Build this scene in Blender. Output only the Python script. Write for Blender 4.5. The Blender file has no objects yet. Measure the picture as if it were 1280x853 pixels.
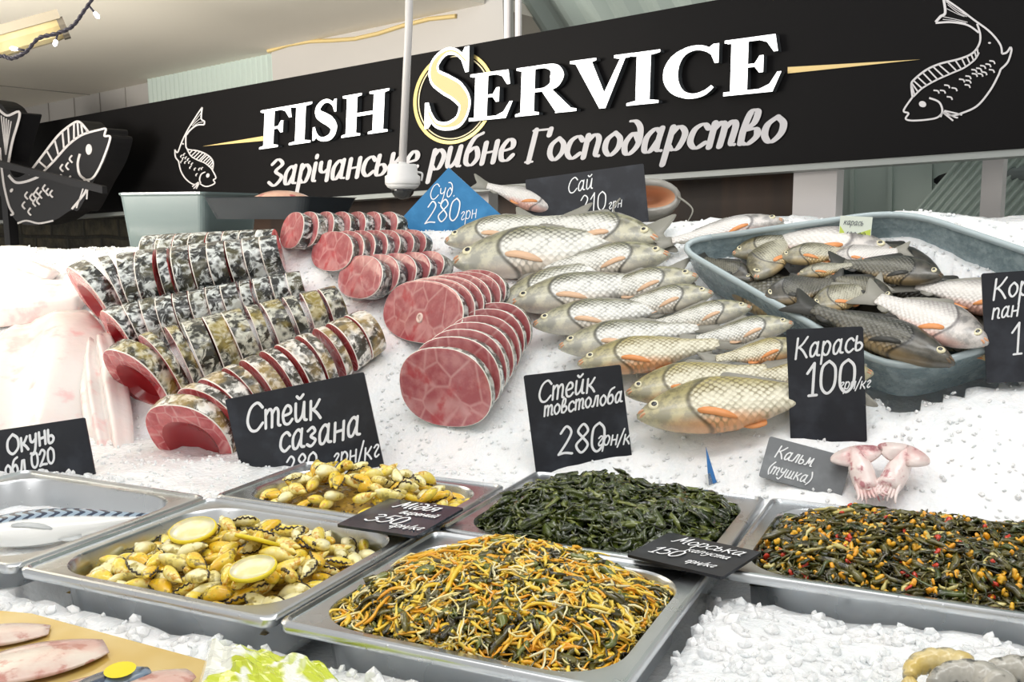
import bpy, math, random
import numpy as np
from mathutils import Vector, Matrix, noise

C = bpy.context.scene.collection
random.seed(7); RNG = np.random.default_rng(7)
V = Vector
PI = math.pi

# ------------------------------------------------------------ camera, light, exposure
F = 1250.0                       # focal length in pixels of a 1280 px wide frame
CAM = V((0, 0, 1.45))
PITCH = math.atan2(426.5 - 270, F)
cam_d = bpy.data.cameras.new('camera'); cam = bpy.data.objects.new('camera', cam_d); C.objects.link(cam)
cam_d.sensor_width = 36; cam_d.lens = 36 * F / 1280
cam_d.clip_start = 0.02
cam.location = CAM; cam.rotation_euler = (PI / 2 - PITCH, 0, 0)
bpy.context.scene.camera = cam
FP = cam_d.lens / 36 * 1280      # focal length in px actually used

vs = bpy.context.scene.view_settings
vs.view_transform = 'Standard'; vs.look = 'None'; vs.exposure = 0.02; vs.gamma = 1; vs.use_curve_mapping = False

w = bpy.data.worlds.new('market_hall_light'); bpy.context.scene.world = w; w.use_nodes = True
wb = w.node_tree.nodes['Background']; wb.inputs[0].default_value = (1.0, 0.985, 0.96, 1); wb.inputs[1].default_value = 0.66

def area(name, loc, target, size, power, col=(1, 1, 1), size_y=None):
    d = bpy.data.lights.new(name, 'AREA'); d.energy = power; d.color = col
    d.shape = 'RECTANGLE'; d.size = size; d.size_y = size_y or size
    o = bpy.data.objects.new(name, d); C.objects.link(o); o.location = loc
    o.rotation_euler = (V(target) - V(loc)).to_track_quat('-Z', 'Y').to_euler()
    return o
area('counter_light', (0.0, 0.75, 2.75), (0.0, 1.6, 1.1), 2.6, 14.5, (1, 0.99, 0.97), 0.35)
area('counter_light', (0.5, 1.35, 2.6), (0.35, 1.3, 1.0), 2.2, 6, (1, 1, 0.98), 0.3)
area('hall_light', (-1.3, -0.6, 2.9), (-0.6, 1.8, 1.2), 1.6, 8, (1, 0.97, 0.93), 0.8)
area('ceiling_fill', (-2.6, 1.7, 1.62), (-1.4, 2.9, 2.45), 1.4, 48, (1, 0.95, 0.86), 0.5).data.spread = math.radians(100)  # unseen fill added to brighten the ceiling, where only bounced light would reach

# ------------------------------------------------------------ pixel rays and planes
_R = Matrix.Rotation(PI / 2 - PITCH, 3, 'X')
def ray(px, py):
    return (_R @ V(((px - 640) / FP, -(py - 426.5) / FP, -1))).normalized()
def hit(px, py, p0, n):
    d = ray(px, py); n = V(n)
    return CAM + d * ((V(p0) - CAM).dot(n) / d.dot(n))
def at(px, py, depth):
    d = ray(px, py); return CAM + d * (depth / d.y)
def flat(px, py, z): return hit(px, py, (0, 0, z), (0, 0, 1))
# the stall grid: u runs along the counter, v runs to the back
GA = 0.43; GX, GY = -0.510, 0.991; RIM = 1.091
EU = V((math.cos(GA), -math.sin(GA), 0)); EV = V((math.sin(GA), math.cos(GA), 0))
def G(u, v, z): return V((GX, GY, 0)) + EU * u + EV * v + V((0, 0, z))
def uv_of(p):
    q = V((p[0] - GX, p[1] - GY, 0)); return q.dot(EU), q.dot(EV)
SLOPE = 0.727; FOOT_V = 0.62; FOOT_Z = 1.078
SN = (V((0, 0, 1)) - EV * SLOPE).normalized()      # normal of the ice bank
SU = (EV + V((0, 0, SLOPE))).normalized()          # up the ice bank
def bank(px, py, off=0.0): return hit(px, py, G(0, FOOT_V, FOOT_Z) + SN * off, SN)
# the sign board plane
SD = V((1.314, -1, 0.06)).normalized()             # to the right along the sign
S0 = at(640, 200, 3.0)
SNF = V((0, 0, 1)).cross(SD); SNF = (-SNF if SNF.y > 0 else SNF).normalized()   # towards the customer
SUP = SD.cross(SNF); SUP = (SUP if SUP.z > 0 else -SUP).normalized()
def sgn(px, py, off=0.0): return hit(px, py, S0 + SNF * off, SNF)

# ------------------------------------------------------------ material helpers
def newmat(name):
    m = bpy.data.materials.new(name); m.use_nodes = True
    nt = m.node_tree; return m, nt, nt.nodes['Principled BSDF']
def mat(name, col, rough=0.5, metal=0.0, spec=0.5, emit=None, estr=0.0, trans=0.0, alpha=1.0, coat=0.0, sss=0.0, ior=1.45):
    m, nt, b = newmat(name)
    b.inputs['Base Color'].default_value = (*col, 1); b.inputs['Roughness'].default_value = rough
    b.inputs['Metallic'].default_value = metal; b.inputs['Specular IOR Level'].default_value = spec
    b.inputs['Transmission Weight'].default_value = trans; b.inputs['Alpha'].default_value = alpha
    b.inputs['Coat Weight'].default_value = coat; b.inputs['IOR'].default_value = ior
    if coat: b.inputs['Coat Roughness'].default_value = 0.08
    if sss:
        b.inputs['Subsurface Weight'].default_value = sss; b.inputs['Subsurface Radius'].default_value = (0.02, 0.012, 0.01)
        b.inputs['Subsurface Scale'].default_value = 0.5
    if emit: b.inputs['Emission Color'].default_value = (*emit, 1); b.inputs['Emission Strength'].default_value = estr
    return m
class N:
    """small node-graph writer"""
    def __init__(s, nt): s.nt = nt
    def node(s, t, **k):
        n = s.nt.nodes.new(t)
        for a, b in k.items(): setattr(n, a, b)
        return n
    def inp(s, sock, v):
        if isinstance(v, bpy.types.NodeSocket): s.nt.links.new(v, sock)
        elif v is not None:
            if isinstance(v, (tuple, list)) and len(v) == 3 and sock.type == 'RGBA': v = (*v, 1)
            sock.default_value = v
    def math(s, op, a, b=None, c=None, clamp=False):
        n = s.node('ShaderNodeMath', operation=op); n.use_clamp = clamp
        s.inp(n.inputs[0], a); s.inp(n.inputs[1], b)
        if c is not None: s.inp(n.inputs[2], c)
        return n.outputs[0]
    def mix(s, f, a, b):
        n = s.node('ShaderNodeMix', data_type='RGBA')
        s.inp(n.inputs[0], f); s.inp(n.inputs[6], a); s.inp(n.inputs[7], b); return n.outputs[2]
    def ramp(s, f, lo, hi, a=0.0, b=1.0):
        n = s.node('ShaderNodeMapRange'); n.interpolation_type = 'SMOOTHSTEP'
        s.inp(n.inputs[0], f); s.inp(n.inputs[1], lo); s.inp(n.inputs[2], hi); s.inp(n.inputs[3], a); s.inp(n.inputs[4], b); return n.outputs[0]
    def noise(s, vec, scale, detail=3, rough=0.55, dist=0.0):
        n = s.node('ShaderNodeTexNoise'); s.inp(n.inputs['Vector'], vec); n.inputs['Scale'].default_value = scale
        n.inputs['Detail'].default_value = detail; n.inputs['Roughness'].default_value = rough; n.inputs['Distortion'].default_value = dist
        return n.outputs[0]
    def voro(s, vec, scale, feature='F1', rnd=1.0, out=0):
        n = s.node('ShaderNodeTexVoronoi', feature=feature); s.inp(n.inputs['Vector'], vec)
        n.inputs['Scale'].default_value = scale; n.inputs['Randomness'].default_value = rnd; return n.outputs[out]
    def coords(s): return s.node('ShaderNodeTexCoord').outputs['Object']
    def sep(s, v): n = s.node('ShaderNodeSeparateXYZ'); s.inp(n.inputs[0], v); return n.outputs
    def comb(s, x, y, z):
        n = s.node('ShaderNodeCombineXYZ'); s.inp(n.inputs[0], x); s.inp(n.inputs[1], y); s.inp(n.inputs[2], z); return n.outputs[0]
    def mapping(s, v, scale=(1, 1, 1), rot=(0, 0, 0), loc=(0, 0, 0)):
        n = s.node('ShaderNodeMapping'); s.inp(n.inputs[0], v); n.inputs[1].default_value = loc; n.inputs[2].default_value = rot; n.inputs[3].default_value = scale
        return n.outputs[0]
    def bump(s, h, strength=0.3, dist=0.01):
        n = s.node('ShaderNodeBump'); n.inputs['Strength'].default_value = strength; n.inputs['Distance'].default_value = dist
        s.inp(n.inputs['Height'], h); return n.outputs[0]
    def rand(s): return s.node('ShaderNodeObjectInfo').outputs['Random']

# ------------------------------------------------------------ object helpers
def tag(o, label=None, cat=None, group=None, kind=None):
    if label: o['label'] = label
    if cat: o['category'] = cat
    if group: o['group'] = group
    if kind: o['kind'] = kind
    return o
def empty(name, loc, label, cat, group=None, M=None):
    o = bpy.data.objects.new(name, None); C.objects.link(o); o.empty_display_size = 0.05
    if M is not None: o.matrix_world = M
    else: o.location = loc
    return tag(o, label, cat, group)
def mesh(name, verts, faces, mats, parent=None, fm=None, smooth=True, world=True):
    """link ONE mesh object; verts in world space are made local to a translated parent"""
    me = bpy.data.meshes.new(name)
    vv = np.array([tuple(v) for v in verts], float)
    off = V((0, 0, 0))
    if parent is not None and world:
        off = parent.location.copy(); p = parent.parent
        while p is not None: off += p.location; p = p.parent
    if parent is None and world:
        off = V(((vv[:, 0].min() + vv[:, 0].max()) / 2, (vv[:, 1].min() + vv[:, 1].max()) / 2, vv[:, 2].min()))
    vv = vv - np.array(off)
    me.from_pydata(vv.tolist(), [], [tuple(int(i) for i in f) for f in faces])
    for m in (mats if isinstance(mats, (list, tuple)) else [mats]): me.materials.append(m)
    if fm is not None: me.polygons.foreach_set('material_index', np.array(fm, np.int32))
    me.polygons.foreach_set('use_smooth', np.full(len(me.polygons), bool(smooth)))
    me.update()
    o = bpy.data.objects.new(name, me); C.objects.link(o)
    if parent is not None: o.parent = parent
    elif world: o.location = off
    return o
class MB:
    """collects shapes into one mesh"""
    def __init__(s): s.v = []; s.f = []; s.m = []
    def add(s, v, f, m=0):
        n = len(s.v); s.v += [V(q) for q in v]; s.f += [tuple(i + n for i in q) for q in f]; s.m += [m] * len(f); return s
    def box(s, o, a, b, c, m=0, bev=0.0):
        """box from corner o spanned by vectors a, b, c"""
        o, a, b, c = V(o), V(a), V(b), V(c)
        if a.cross(b).dot(c) < 0: a, b = b, a
        return s.add([o, o + a, o + a + b, o + b, o + c, o + a + c, o + a + b + c, o + b + c],
                     [(0, 3, 2, 1), (4, 5, 6, 7), (0, 1, 5, 4), (1, 2, 6, 5), (2, 3, 7, 6), (3, 0, 4, 7)], m)
    def prism(s, pts, ex, m=0, m_side=None):
        n = len(pts); pts = [V(p) for p in pts]; ex = V(ex)
        nn = sum(((pts[i] - pts[0]).cross(pts[(i + 1) % n] - pts[0]) for i in range(1, n - 1)), V((0, 0, 0)))
        if nn.dot(ex) < 0: pts = pts[::-1]
        k = len(s.v); s.v += pts + [p + ex for p in pts]
        s.f += [tuple(k + i for i in range(n))[::-1], tuple(k + n + i for i in range(n))]; s.m += [m, m]
        for i in range(n):
            j = (i + 1) % n; s.f.append((k + i, k + j, k + n + j, k + n + i)); s.m.append(m if m_side is None else m_side)
        return s
    def tube(s, pts, r, seg=8, m=0, cap=True):
        pts = [V(p) for p in pts]; n = len(pts)
        rr = r if isinstance(r, (list, tuple, np.ndarray)) else [r] * n
        k = len(s.v); up = None
        for i, p in enumerate(pts):
            t = (pts[min(i + 1, n - 1)] - pts[max(i - 1, 0)]).normalized()
            if up is None: up = t.orthogonal().normalized()
            up = (up - t * up.dot(t)).normalized(); q = t.cross(up)
            for j in range(seg):
                a = 2 * PI * j / seg; s.v.append(p + (up * math.cos(a) + q * math.sin(a)) * rr[i])
        for i in range(n - 1):
            for j in range(seg):
                a = k + i * seg + j; b = k + i * seg + (j + 1) % seg
                s.f.append((a, b, b + seg, a + seg)); s.m.append(m)
        if cap:
            s.f.append(tuple(k + j for j in range(seg))[::-1]); s.f.append(tuple(k + (n - 1) * seg + j for j in range(seg))); s.m += [m, m]
        return s
    def loops(s, loops, m=0, cap0=False, cap1=False):
        """skin between closed loops of equal length"""
        n = len(loops[0]); k = len(s.v)
        mm = m if isinstance(m, (list, tuple)) else [m] * (len(loops) + 1)
        for L in loops: s.v += [V(p) for p in L]
        for i in range(len(loops) - 1):
            for j in range(n):
                a = k + i * n + j; b = k + i * n + (j + 1) % n
                s.f.append((a, b, b + n, a + n)); s.m.append(mm[i])
        if cap0: s.f.append(tuple(k + j for j in range(n))[::-1]); s.m.append(mm[0])
        if cap1: s.f.append(tuple(k + (len(loops) - 1) * n + j for j in range(n))); s.m.append(mm[-1])
        return s
    def lathe(s, c, ax, prof, seg=24, m=0):
        """prof: (radius, height along ax)"""
        c = V(c); ax = V(ax).normalized(); e = ax.orthogonal().normalized(); q = ax.cross(e)
        return s.loops([[c + ax * h + (e * math.cos(2 * PI * j / seg) + q * math.sin(2 * PI * j / seg)) * r for j in range(seg)] for r, h in prof], m, True, True)
    def build(s, name, mats, parent=None, smooth=False, world=True):
        return mesh(name, s.v, s.f, mats, parent, s.m, smooth, world)
def spline(pts, n=8, closed=False):
    """Catmull-Rom through pts (any dimension)"""
    P = np.array([tuple(p) for p in pts], float); k = len(P)
    if k < 3 and not closed: return [P[0] + (P[-1] - P[0]) * t for t in np.linspace(0, 1, n + 1)]
    out = []
    for i in range(k if closed else k - 1):
        if closed: a, b, c, d = P[(i - 1) % k], P[i], P[(i + 1) % k], P[(i + 2) % k]
        else: a, b, c, d = P[max(i - 1, 0)], P[i], P[i + 1], P[min(i + 2, k - 1)]
        for j in range(n):
            t = j / n; out.append(0.5 * (2 * b + (c - a) * t + (2 * a - 5 * b + 4 * c - d) * t * t + (3 * b - a - 3 * c + d) * t ** 3))
    if not closed: out.append(P[-1])
    return out
def rrect(w, d, r, k=6):
    """rounded rectangle centred on 0, counter-clockwise, 4*(k+1) points"""
    out = []
    for cx, cy, a0 in ((w / 2 - r, d / 2 - r, 0), (-w / 2 + r, d / 2 - r, 90), (-w / 2 + r, -d / 2 + r, 180), (w / 2 - r, -d / 2 + r, 270)):
        for i in range(k + 1):
            a = math.radians(a0 + 90 * i / k); out.append((cx + r * math.cos(a), cy + r * math.sin(a)))
    return out
def copy_tree(o, parent=None):
    c = o.copy(); C.objects.link(c)
    if parent is not None: c.parent = parent
    for ch in o.children: copy_tree(ch, c)
    return c

# ------------------------------------------------------------ pen lettering
def _g(s): return [[tuple(float(k) for k in p.split(',')) for p in st.split()] for st in s.split(';')]
GLY = {k: (a, _g(s)) for k, a, s in [
 ('С', 1.05, '.95,1.2 .65,1.5 .25,1.25 .06,.6 .25,.08 .6,0 .95,.35'), ('т', 1.02, '.08,1 .08,0;.08,.7 .3,1 .45,.8 .44,0;.45,.7 .67,1 .82,.8 .81,.12 .93,.02'),
 ('е', .75, '.07,.48 .5,.58 .52,.88 .3,1 .08,.6 .15,.1 .4,0 .62,.22'), ('й', .86, '.08,1 .07,.25 .2,.02 .45,.3 .56,.9;.57,1 .56,.15 .7,.02;.15,1.38 .32,1.24 .52,1.42'),
 ('к', .8, '.1,1 .08,0;.6,1 .35,.62 .1,.5;.2,.55 .45,.3 .65,0'), ('с', .72, '.62,.8 .42,1 .14,.8 .08,.3 .32,0 .62,.2'),
 ('а', .88, '.58,.82 .36,1 .1,.65 .12,.1 .34,.03 .56,.5;.6,1 .57,.15 .76,.02'), ('з', .7, '.08,.85 .34,1 .5,.75 .26,.53 .54,.28 .3,0 .05,.13'),
 ('н', .8, '.1,1 .09,0;.6,1 .59,0;.1,.5 .6,.54'), ('о', .76, '.36,1 .1,.72 .1,.28 .34,0 .6,.3 .6,.72 .36,1'),
 ('в', .76, '.12,.05 .1,.6 .2,1.3 .42,1.3 .4,.85 .15,.58 .5,.6 .6,.3 .36,0 .12,.08'), ('л', .8, '.02,.06 .18,.1 .36,1;.36,1 .58,1;.58,1 .58,0'),
 ('б', .8, '.66,1.52 .3,1.32 .1,.75 .12,.15 .4,0 .62,.35 .45,.85 .14,.66'), ('К', 1.05, '.14,1.5 .1,0;.85,1.5 .5,1 .15,.75;.3,.82 .6,.5 .9,0'),
 ('р', .8, '.12,1 .06,-.6;.12,.7 .36,1 .62,.68 .5,.1 .28,.02 .12,.2'), ('ь', .7, '.1,1 .08,.08 .36,0 .52,.26 .36,.52 .1,.48'),
 ('г', .62, '.08,.8 .28,1 .46,.82 .16,.28 .28,0 .5,.14'), ('и', .84, '.08,1 .07,.25 .2,.02 .45,.3 .56,.9;.57,1 .56,.15 .7,.02'),
 ('і', .36, '.12,1 .1,.15 .24,.02;.13,1.34 .13,1.42'), ('ч', .76, '.08,1 .1,.6 .3,.45 .52,.6;.56,1 .55,0'), ('п', .82, '.1,1 .09,0;.1,.7 .36,1 .57,.8 .56,.14 .7,.02'),
 ('д', .78, '.58,.55 .34,.9 .1,.5 .16,.08 .36,0 .6,.4 .56,1.05 .34,1.4 .1,1.45'), ('я', .78, '.6,1 .58,0;.6,1 .25,.98 .15,.7 .3,.5 .58,.52;.34,.5 .05,0'),
 ('М', 1.25, '.02,.05 .15,.1 .35,1.5;.35,1.5 .55,.4;.55,.4 .95,1.5;.95,1.5 .98,.12 1.12,.02'), ('у', .78, '.08,1 .12,.55 .32,.45 .55,.65;.6,1 .5,.1 .3,-.5 .05,-.4'),
 ('О', 1.2, '.6,1.5 .15,1.1 .1,.4 .5,0 1,.4 1,1.1 .6,1.5'), ('З', .98, '.12,1.25 .45,1.5 .76,1.2 .4,.82 .82,.45 .45,0 .06,.22'),
 ('Г', .95, '.22,1.5 .16,0;.1,1.48 .86,1.48;.86,1.48 .84,1.2;.02,0 .34,0'), ('м', .95, '.05,.05 .2,.15 .28,1;.28,1 .45,.3;.45,.3 .7,1;.7,1 .7,.1 .84,.02'),
 ('ш', 1.1, '.08,1 .08,.15 .25,.02 .42,.3 .44,1;.44,1 .44,.15 .6,.02 .78,.3 .8,1;.8,1 .8,.14 .94,.02'),
 ('0', .85, '.42,1.5 .12,1.2 .1,.35 .38,0 .68,.35 .7,1.15 .42,1.5'), ('1', .6, '.05,1.05 .35,1.5;.35,1.5 .32,0;.15,0 .5,0'), ('2', .9, '.12,1.15 .4,1.5 .68,1.2 .5,.7 .08,.03;.08,.03 .4,.1 .8,.04'),
 ('3', .85, '.12,1.35 .4,1.5 .65,1.2 .35,.82 .7,.45 .4,0 .06,.18'), ('5', .85, '.7,1.5 .25,1.47;.25,1.47 .16,.85;.16,.85 .5,.92 .7,.5 .45,.02 .08,.12'), ('6', .85, '.65,1.4 .3,1.2 .1,.5 .3,0 .62,.2 .6,.65 .3,.75 .12,.45'),
 ('8', .85, '.42,.8 .15,1.15 .42,1.5 .68,1.15 .42,.8 .1,.4 .4,0 .72,.38 .42,.8'), ('/', .55, '.0,-.25 .45,1.6'), ('(', .45, '.4,1.6 .12,.9 .14,.3 .36,-.2'), (')', .45, '.05,1.6 .32,.9 .28,.3 .05,-.2'),
 ('.', .3, '.1,.02 .13,.08'), (' ', .5, '')] if s} 
GLY[' '] = (.5, [])
def write(text, size, slant=0.15, pen=0.1, nib=None, jitter=0.0, rnd=None):
    """returns (verts2d, faces, width); size = x-height, pen in x-heights; nib=(angle, thin) for a broad pen"""
    vs_, fs_ = [], []; x = 0.0
    rnd = rnd or random.Random(1)
    for ch in text:
        adv, strokes = GLY[ch]; dy = rnd.uniform(-jitter, jitter)
        for st in strokes:
            P = np.array(spline(st, 6)); P = P + [0, dy]
            T = np.gradient(P, axis=0); L = np.hypot(T[:, 0], T[:, 1]) + 1e-9; T = T / L[:, None]
            Nn = np.stack([-T[:, 1], T[:, 0]], 1)
            if nib: wd = pen * (nib[1] + (1 - nib[1]) * np.abs(T[:, 1]))
            else: wd = np.full(len(P), pen)
            A = P + Nn * wd[:, None] / 2; B = P - Nn * wd[:, None] / 2
            k = len(vs_)
            for a, b in zip(A, B): vs_ += [a, b]
            for i in range(len(P) - 1): fs_.append((k + 2 * i, k + 2 * i + 1, k + 2 * i + 3, k + 2 * i + 2))
            for e, sg in ((0, -1), (len(P) - 1, 1)):       # round ends
                k2 = len(vs_); a0 = math.atan2(Nn[e][1], Nn[e][0]); n = 6
                for j in range(n + 1):
                    a = a0 - sg * PI * j / n; vs_.append(P[e] + np.array([math.cos(a), math.sin(a)]) * wd[e] / 2)
                fs_.append(tuple(range(k2, k2 + n + 1))[::(-1 if sg > 0 else 1)])
            for q in range(k, len(vs_)): vs_[q] = vs_[q] + np.array([x, 0])
        x += adv
    vv = np.array(vs_); vv[:, 0] += vv[:, 1] * slant
    return vv * size, fs_, x * size
def plate_text(items, M, mt, parent, name='lettering', ex=0.0006):
    """items: (text, x, y, xheight, pen, slant, angle); drawn in the xy plane of M, raised a hair towards +z"""
    b = MB()
    for text, x, y, h, pen, sl, ang in items:
        vv, ff, wd = write(text, h, sl, pen, jitter=0.06, rnd=random.Random(len(text)))
        ca, sa = math.cos(ang), math.sin(ang)
        top = [M @ V((x + ca * p[0] - sa * p[1], y + sa * p[0] + ca * p[1], ex + .0008 * i / len(vv))) for i, p in enumerate(vv)]
        b.add(top, ff)
    o = b.build(name, mt, parent); return o
def ribbon2(pts, wd, closed=False, n=6, taper=None):
    """flat 2-D stroke: returns left/right point pairs"""
    P = np.array(spline(pts, n, closed))
    if closed: P = np.vstack([P, P[:1]])
    T = np.gradient(P, axis=0)
    if closed: T[0] = T[-1] = P[1] - P[-2]
    T = T / (np.hypot(T[:, 0], T[:, 1]) + 1e-9)[:, None]; Nn = np.stack([-T[:, 1], T[:, 0]], 1)
    ww = np.full(len(P), wd, float) if taper is None else np.interp(np.linspace(0, 1, len(P)), np.linspace(0, 1, len(taper)), taper)
    return P + Nn * ww[:, None] / 2, P - Nn * ww[:, None] / 2
# ------------------------------------------------------------ materials
def m_ice(name, chunk):
    m, nt, b = newmat(name); n = N(nt); c = n.coords()
    col = n.mix(n.ramp(n.noise(c, 26, 3), 0.35, 0.62), (0.90, 0.935, 0.95), (0.97, 0.98, 0.985))
    nt.links.new(col, b.inputs['Base Color']); b.inputs['Roughness'].default_value = 0.22
    b.inputs['Subsurface Weight'].default_value = 0.35; b.inputs['Subsurface Radius'].default_value = (0.8, 0.9, 1.0); b.inputs['Subsurface Scale'].default_value = 0.012
    h = n.math('ADD', n.voro(c, 130 if not chunk else 260), n.noise(c, 300, 2))
    nt.links.new(n.bump(h, 0.3, 0.004), b.inputs['Normal']); return m
ICE = m_ice('crushed_ice', False); ICE_CHUNK = m_ice('ice_piece', True)
def m_steel():
    m, nt, b = newmat('brushed_steel'); n = N(nt); c = n.coords()
    g = n.noise(n.mapping(c, (1, 1, 1)), 9, 4)
    nt.links.new(n.mix(g, (0.56, 0.59, 0.61), (0.72, 0.74, 0.76)), b.inputs['Base Color'])
    b.inputs['Metallic'].default_value = 1; nt.links.new(n.ramp(g, 0.3, 0.7, 0.2, 0.34), b.inputs['Roughness'])
    h = n.ramp(n.voro(c, 120, rnd=1.0), 0.0, 0.18, 1, 0)
    nt.links.new(n.bump(n.math('MULTIPLY', h, n.ramp(n.noise(c, 14, 2), 0.5, 0.6)), 0.25, 0.002), b.inputs['Normal']); return m
STEEL = m_steel()
BLACK = mat('sign_black', (0.006, 0.0056, 0.006), 0.55, spec=.1); BLACK_EDGE = mat('sign_black_edge', (0.01, 0.01, 0.012), 0.5)
LIT = mat('lit_letter', (0.95, 0.95, 0.95), 0.4, emit=(1, 1, 1), estr=1.6)
LETSIDE = mat('shaded_letter_side', (0.05, 0.055, 0.06), 0.5)  # shade on the letter sides, put into a dark colour
GOLD = mat('gold_foil', (0.62, 0.50, 0.20), 0.32, metal=0.55); GOLDFILL = mat('gold_letter', (0.46, 0.39, 0.18), 0.45, emit=(0.60, 0.52, 0.27), estr=0.12)
SILVER = mat('silver_print', (0.48, 0.47, 0.49), 0.5); LINEWHITE = mat('white_print', (0.62, 0.60, 0.61), 0.5)
CHALK = mat('chalk_marker', (0.86, 0.87, 0.88), 0.8)
def m_tag(name, a, b_, rough):
    m, nt, b = newmat(name); n = N(nt); c = n.coords()
    nt.links.new(n.mix(n.ramp(n.noise(c, 22, 4), 0.45, 0.75), a, b_), b.inputs['Base Color']); b.inputs['Roughness'].default_value = rough; return m
SLATE = m_tag('chalkboard', (0.010, 0.012, 0.018), (0.03, 0.034, 0.045), 0.42)
GLOSS_SLATE = m_tag('wet_chalkboard', (0.02, 0.028, 0.04), (0.05, 0.07, 0.1), 0.22)
BLUE_SLATE = m_tag('blue_board', (0.02, 0.17, 0.38), (0.04, 0.23, 0.48), 0.35)
GREY_SLATE = m_tag('frosted_board', (0.17, 0.18, 0.19), (0.26, 0.28, 0.29), 0.4)
def m_fish(name, dorsal, flank, belly, head, edge, amt):
    """scaled fish skin in the unit frame of the fish: x to the snout, y to the back"""
    m, nt, b = newmat(name); n = N(nt); c = n.coords(); x, y, z = n.sep(c)
    wob = n.noise(c, 9, 3); yy = n.math('ADD', y, n.math('MULTIPLY', n.math('SUBTRACT', wob, 0.5), 0.05))
    back = n.ramp(yy, 0.0, 0.095); low = n.ramp(yy, -0.06, -0.125)
    sv = n.mapping(n.comb(x, y, 0.0), (1, 1.15, 1), (0, 0, PI / 4)); d = n.voro(sv, 40, rnd=0.2)
    sc = n.ramp(d, 0.30, 0.58)
    patch = n.ramp(n.noise(c, 14, 4), 0.36, 0.62)
    sc = n.math('MULTIPLY', sc, n.math('ADD', n.math('MULTIPLY', back, 0.75), n.math('MULTIPLY', patch, amt)), clamp=True)
    base = n.mix(back, flank, dorsal); base = n.mix(low, base, belly)
    tint = n.mix(n.math('MULTIPLY', n.rand(), 0.35), base, (0.62, 0.55, 0.30))
    body = n.mix(sc, n.mix(0.35, base, tint), edge)
    hn = n.mix(n.ramp(n.noise(c, 17, 5, 0.7), 0.40, 0.60), head, tuple(k * 0.3 for k in head))
    hd = n.mix(n.math('MULTIPLY', low, 0.7), n.mix(n.ramp(yy, -0.03, 0.06), n.mix(0.35, hn, flank), n.mix(0.45, hn, tuple(k * .4 for k in dorsal))), belly)
    gill = n.math('ADD', x, n.math('MULTIPLY', n.math('POWER', n.math('ABSOLUTE', n.math('ADD', y, 0.01)), 2.0), 6.0))
    col = n.mix(n.ramp(gill, 0.262, 0.275), body, hd)
    crease = n.math('MULTIPLY', n.ramp(gill, 0.252, 0.268), n.ramp(gill, 0.29, 0.272))
    col = n.mix(n.math('MULTIPLY', crease, 0.75), col, tuple(k * 0.3 for k in edge))
    nt.links.new(col, b.inputs['Base Color']); b.inputs['Roughness'].default_value = 0.3; b.inputs['Specular IOR Level'].default_value = 0.55
    b.inputs['Coat Weight'].default_value = 0.35; b.inputs['Coat Roughness'].default_value = 0.12
    nt.links.new(n.bump(n.math('MULTIPLY', d, n.ramp(gill, .275, .255)), 0.35, 0.01), b.inputs['Normal']); return m
SKIN_PALE = m_fish('pale_fish_skin', (0.20, 0.19, 0.09), (0.84, 0.84, 0.80), (0.88, 0.80, 0.70), (0.50, 0.47, 0.28), (0.07, 0.07, 0.045), 0.55)
SKIN_GOLD = m_fish('golden_fish_skin', (0.40, 0.33, 0.10), (0.80, 0.76, 0.60), (0.86, 0.40, 0.18), (0.48, 0.42, 0.18), (0.20, 0.16, 0.06), 0.7)
SKIN_DARK = m_fish('dark_fish_skin', (0.035, 0.035, 0.03), (0.13, 0.125, 0.10), (0.42, 0.30, 0.15), (0.09, 0.08, 0.06), (0.015, 0.015, 0.012), 0.6)
SKIN_MID = m_fish('bronze_fish_skin', (0.13, 0.12, 0.06), (0.52, 0.50, 0.40), (0.72, 0.50, 0.22), (0.30, 0.26, 0.14), (0.07, 0.06, 0.04), 0.6)
SKIN_ROSE = m_fish('rosy_fish_skin', (0.45, 0.44, 0.44), (0.85, 0.82, 0.80), (0.84, 0.42, 0.34), (0.55, 0.50, 0.45), (0.35, 0.30, 0.3), 0.15)
SKIN_CAT = m_fish('grey_fish_skin', (0.13, 0.12, 0.10), (0.40, 0.38, 0.35), (0.62, 0.56, 0.50), (0.26, 0.24, 0.20), (0.11, 0.1, 0.09), 0.1)
FIN_PALE = mat('pale_orange_fin', (0.78, 0.52, 0.34), 0.4); FIN_ORANGE = mat('orange_fin', (0.80, 0.33, 0.12), 0.4); FIN_GREY = mat('grey_fin', (0.30, 0.29, 0.25), 0.4); FIN_DARK = mat('dark_fin', (0.05, 0.05, 0.045), 0.4)
LIP = mat('fish_lip', (0.72, 0.38, 0.22), 0.35); LIP_DARK = mat('dark_fish_lip', (0.16, 0.11, 0.07), 0.35)
EYE = mat('fish_eye_ring', (0.78, 0.72, 0.48), 0.2, coat=0.6); PUPIL = mat('fish_pupil', (0.008, 0.008, 0.01), 0.12, coat=0.8)
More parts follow.
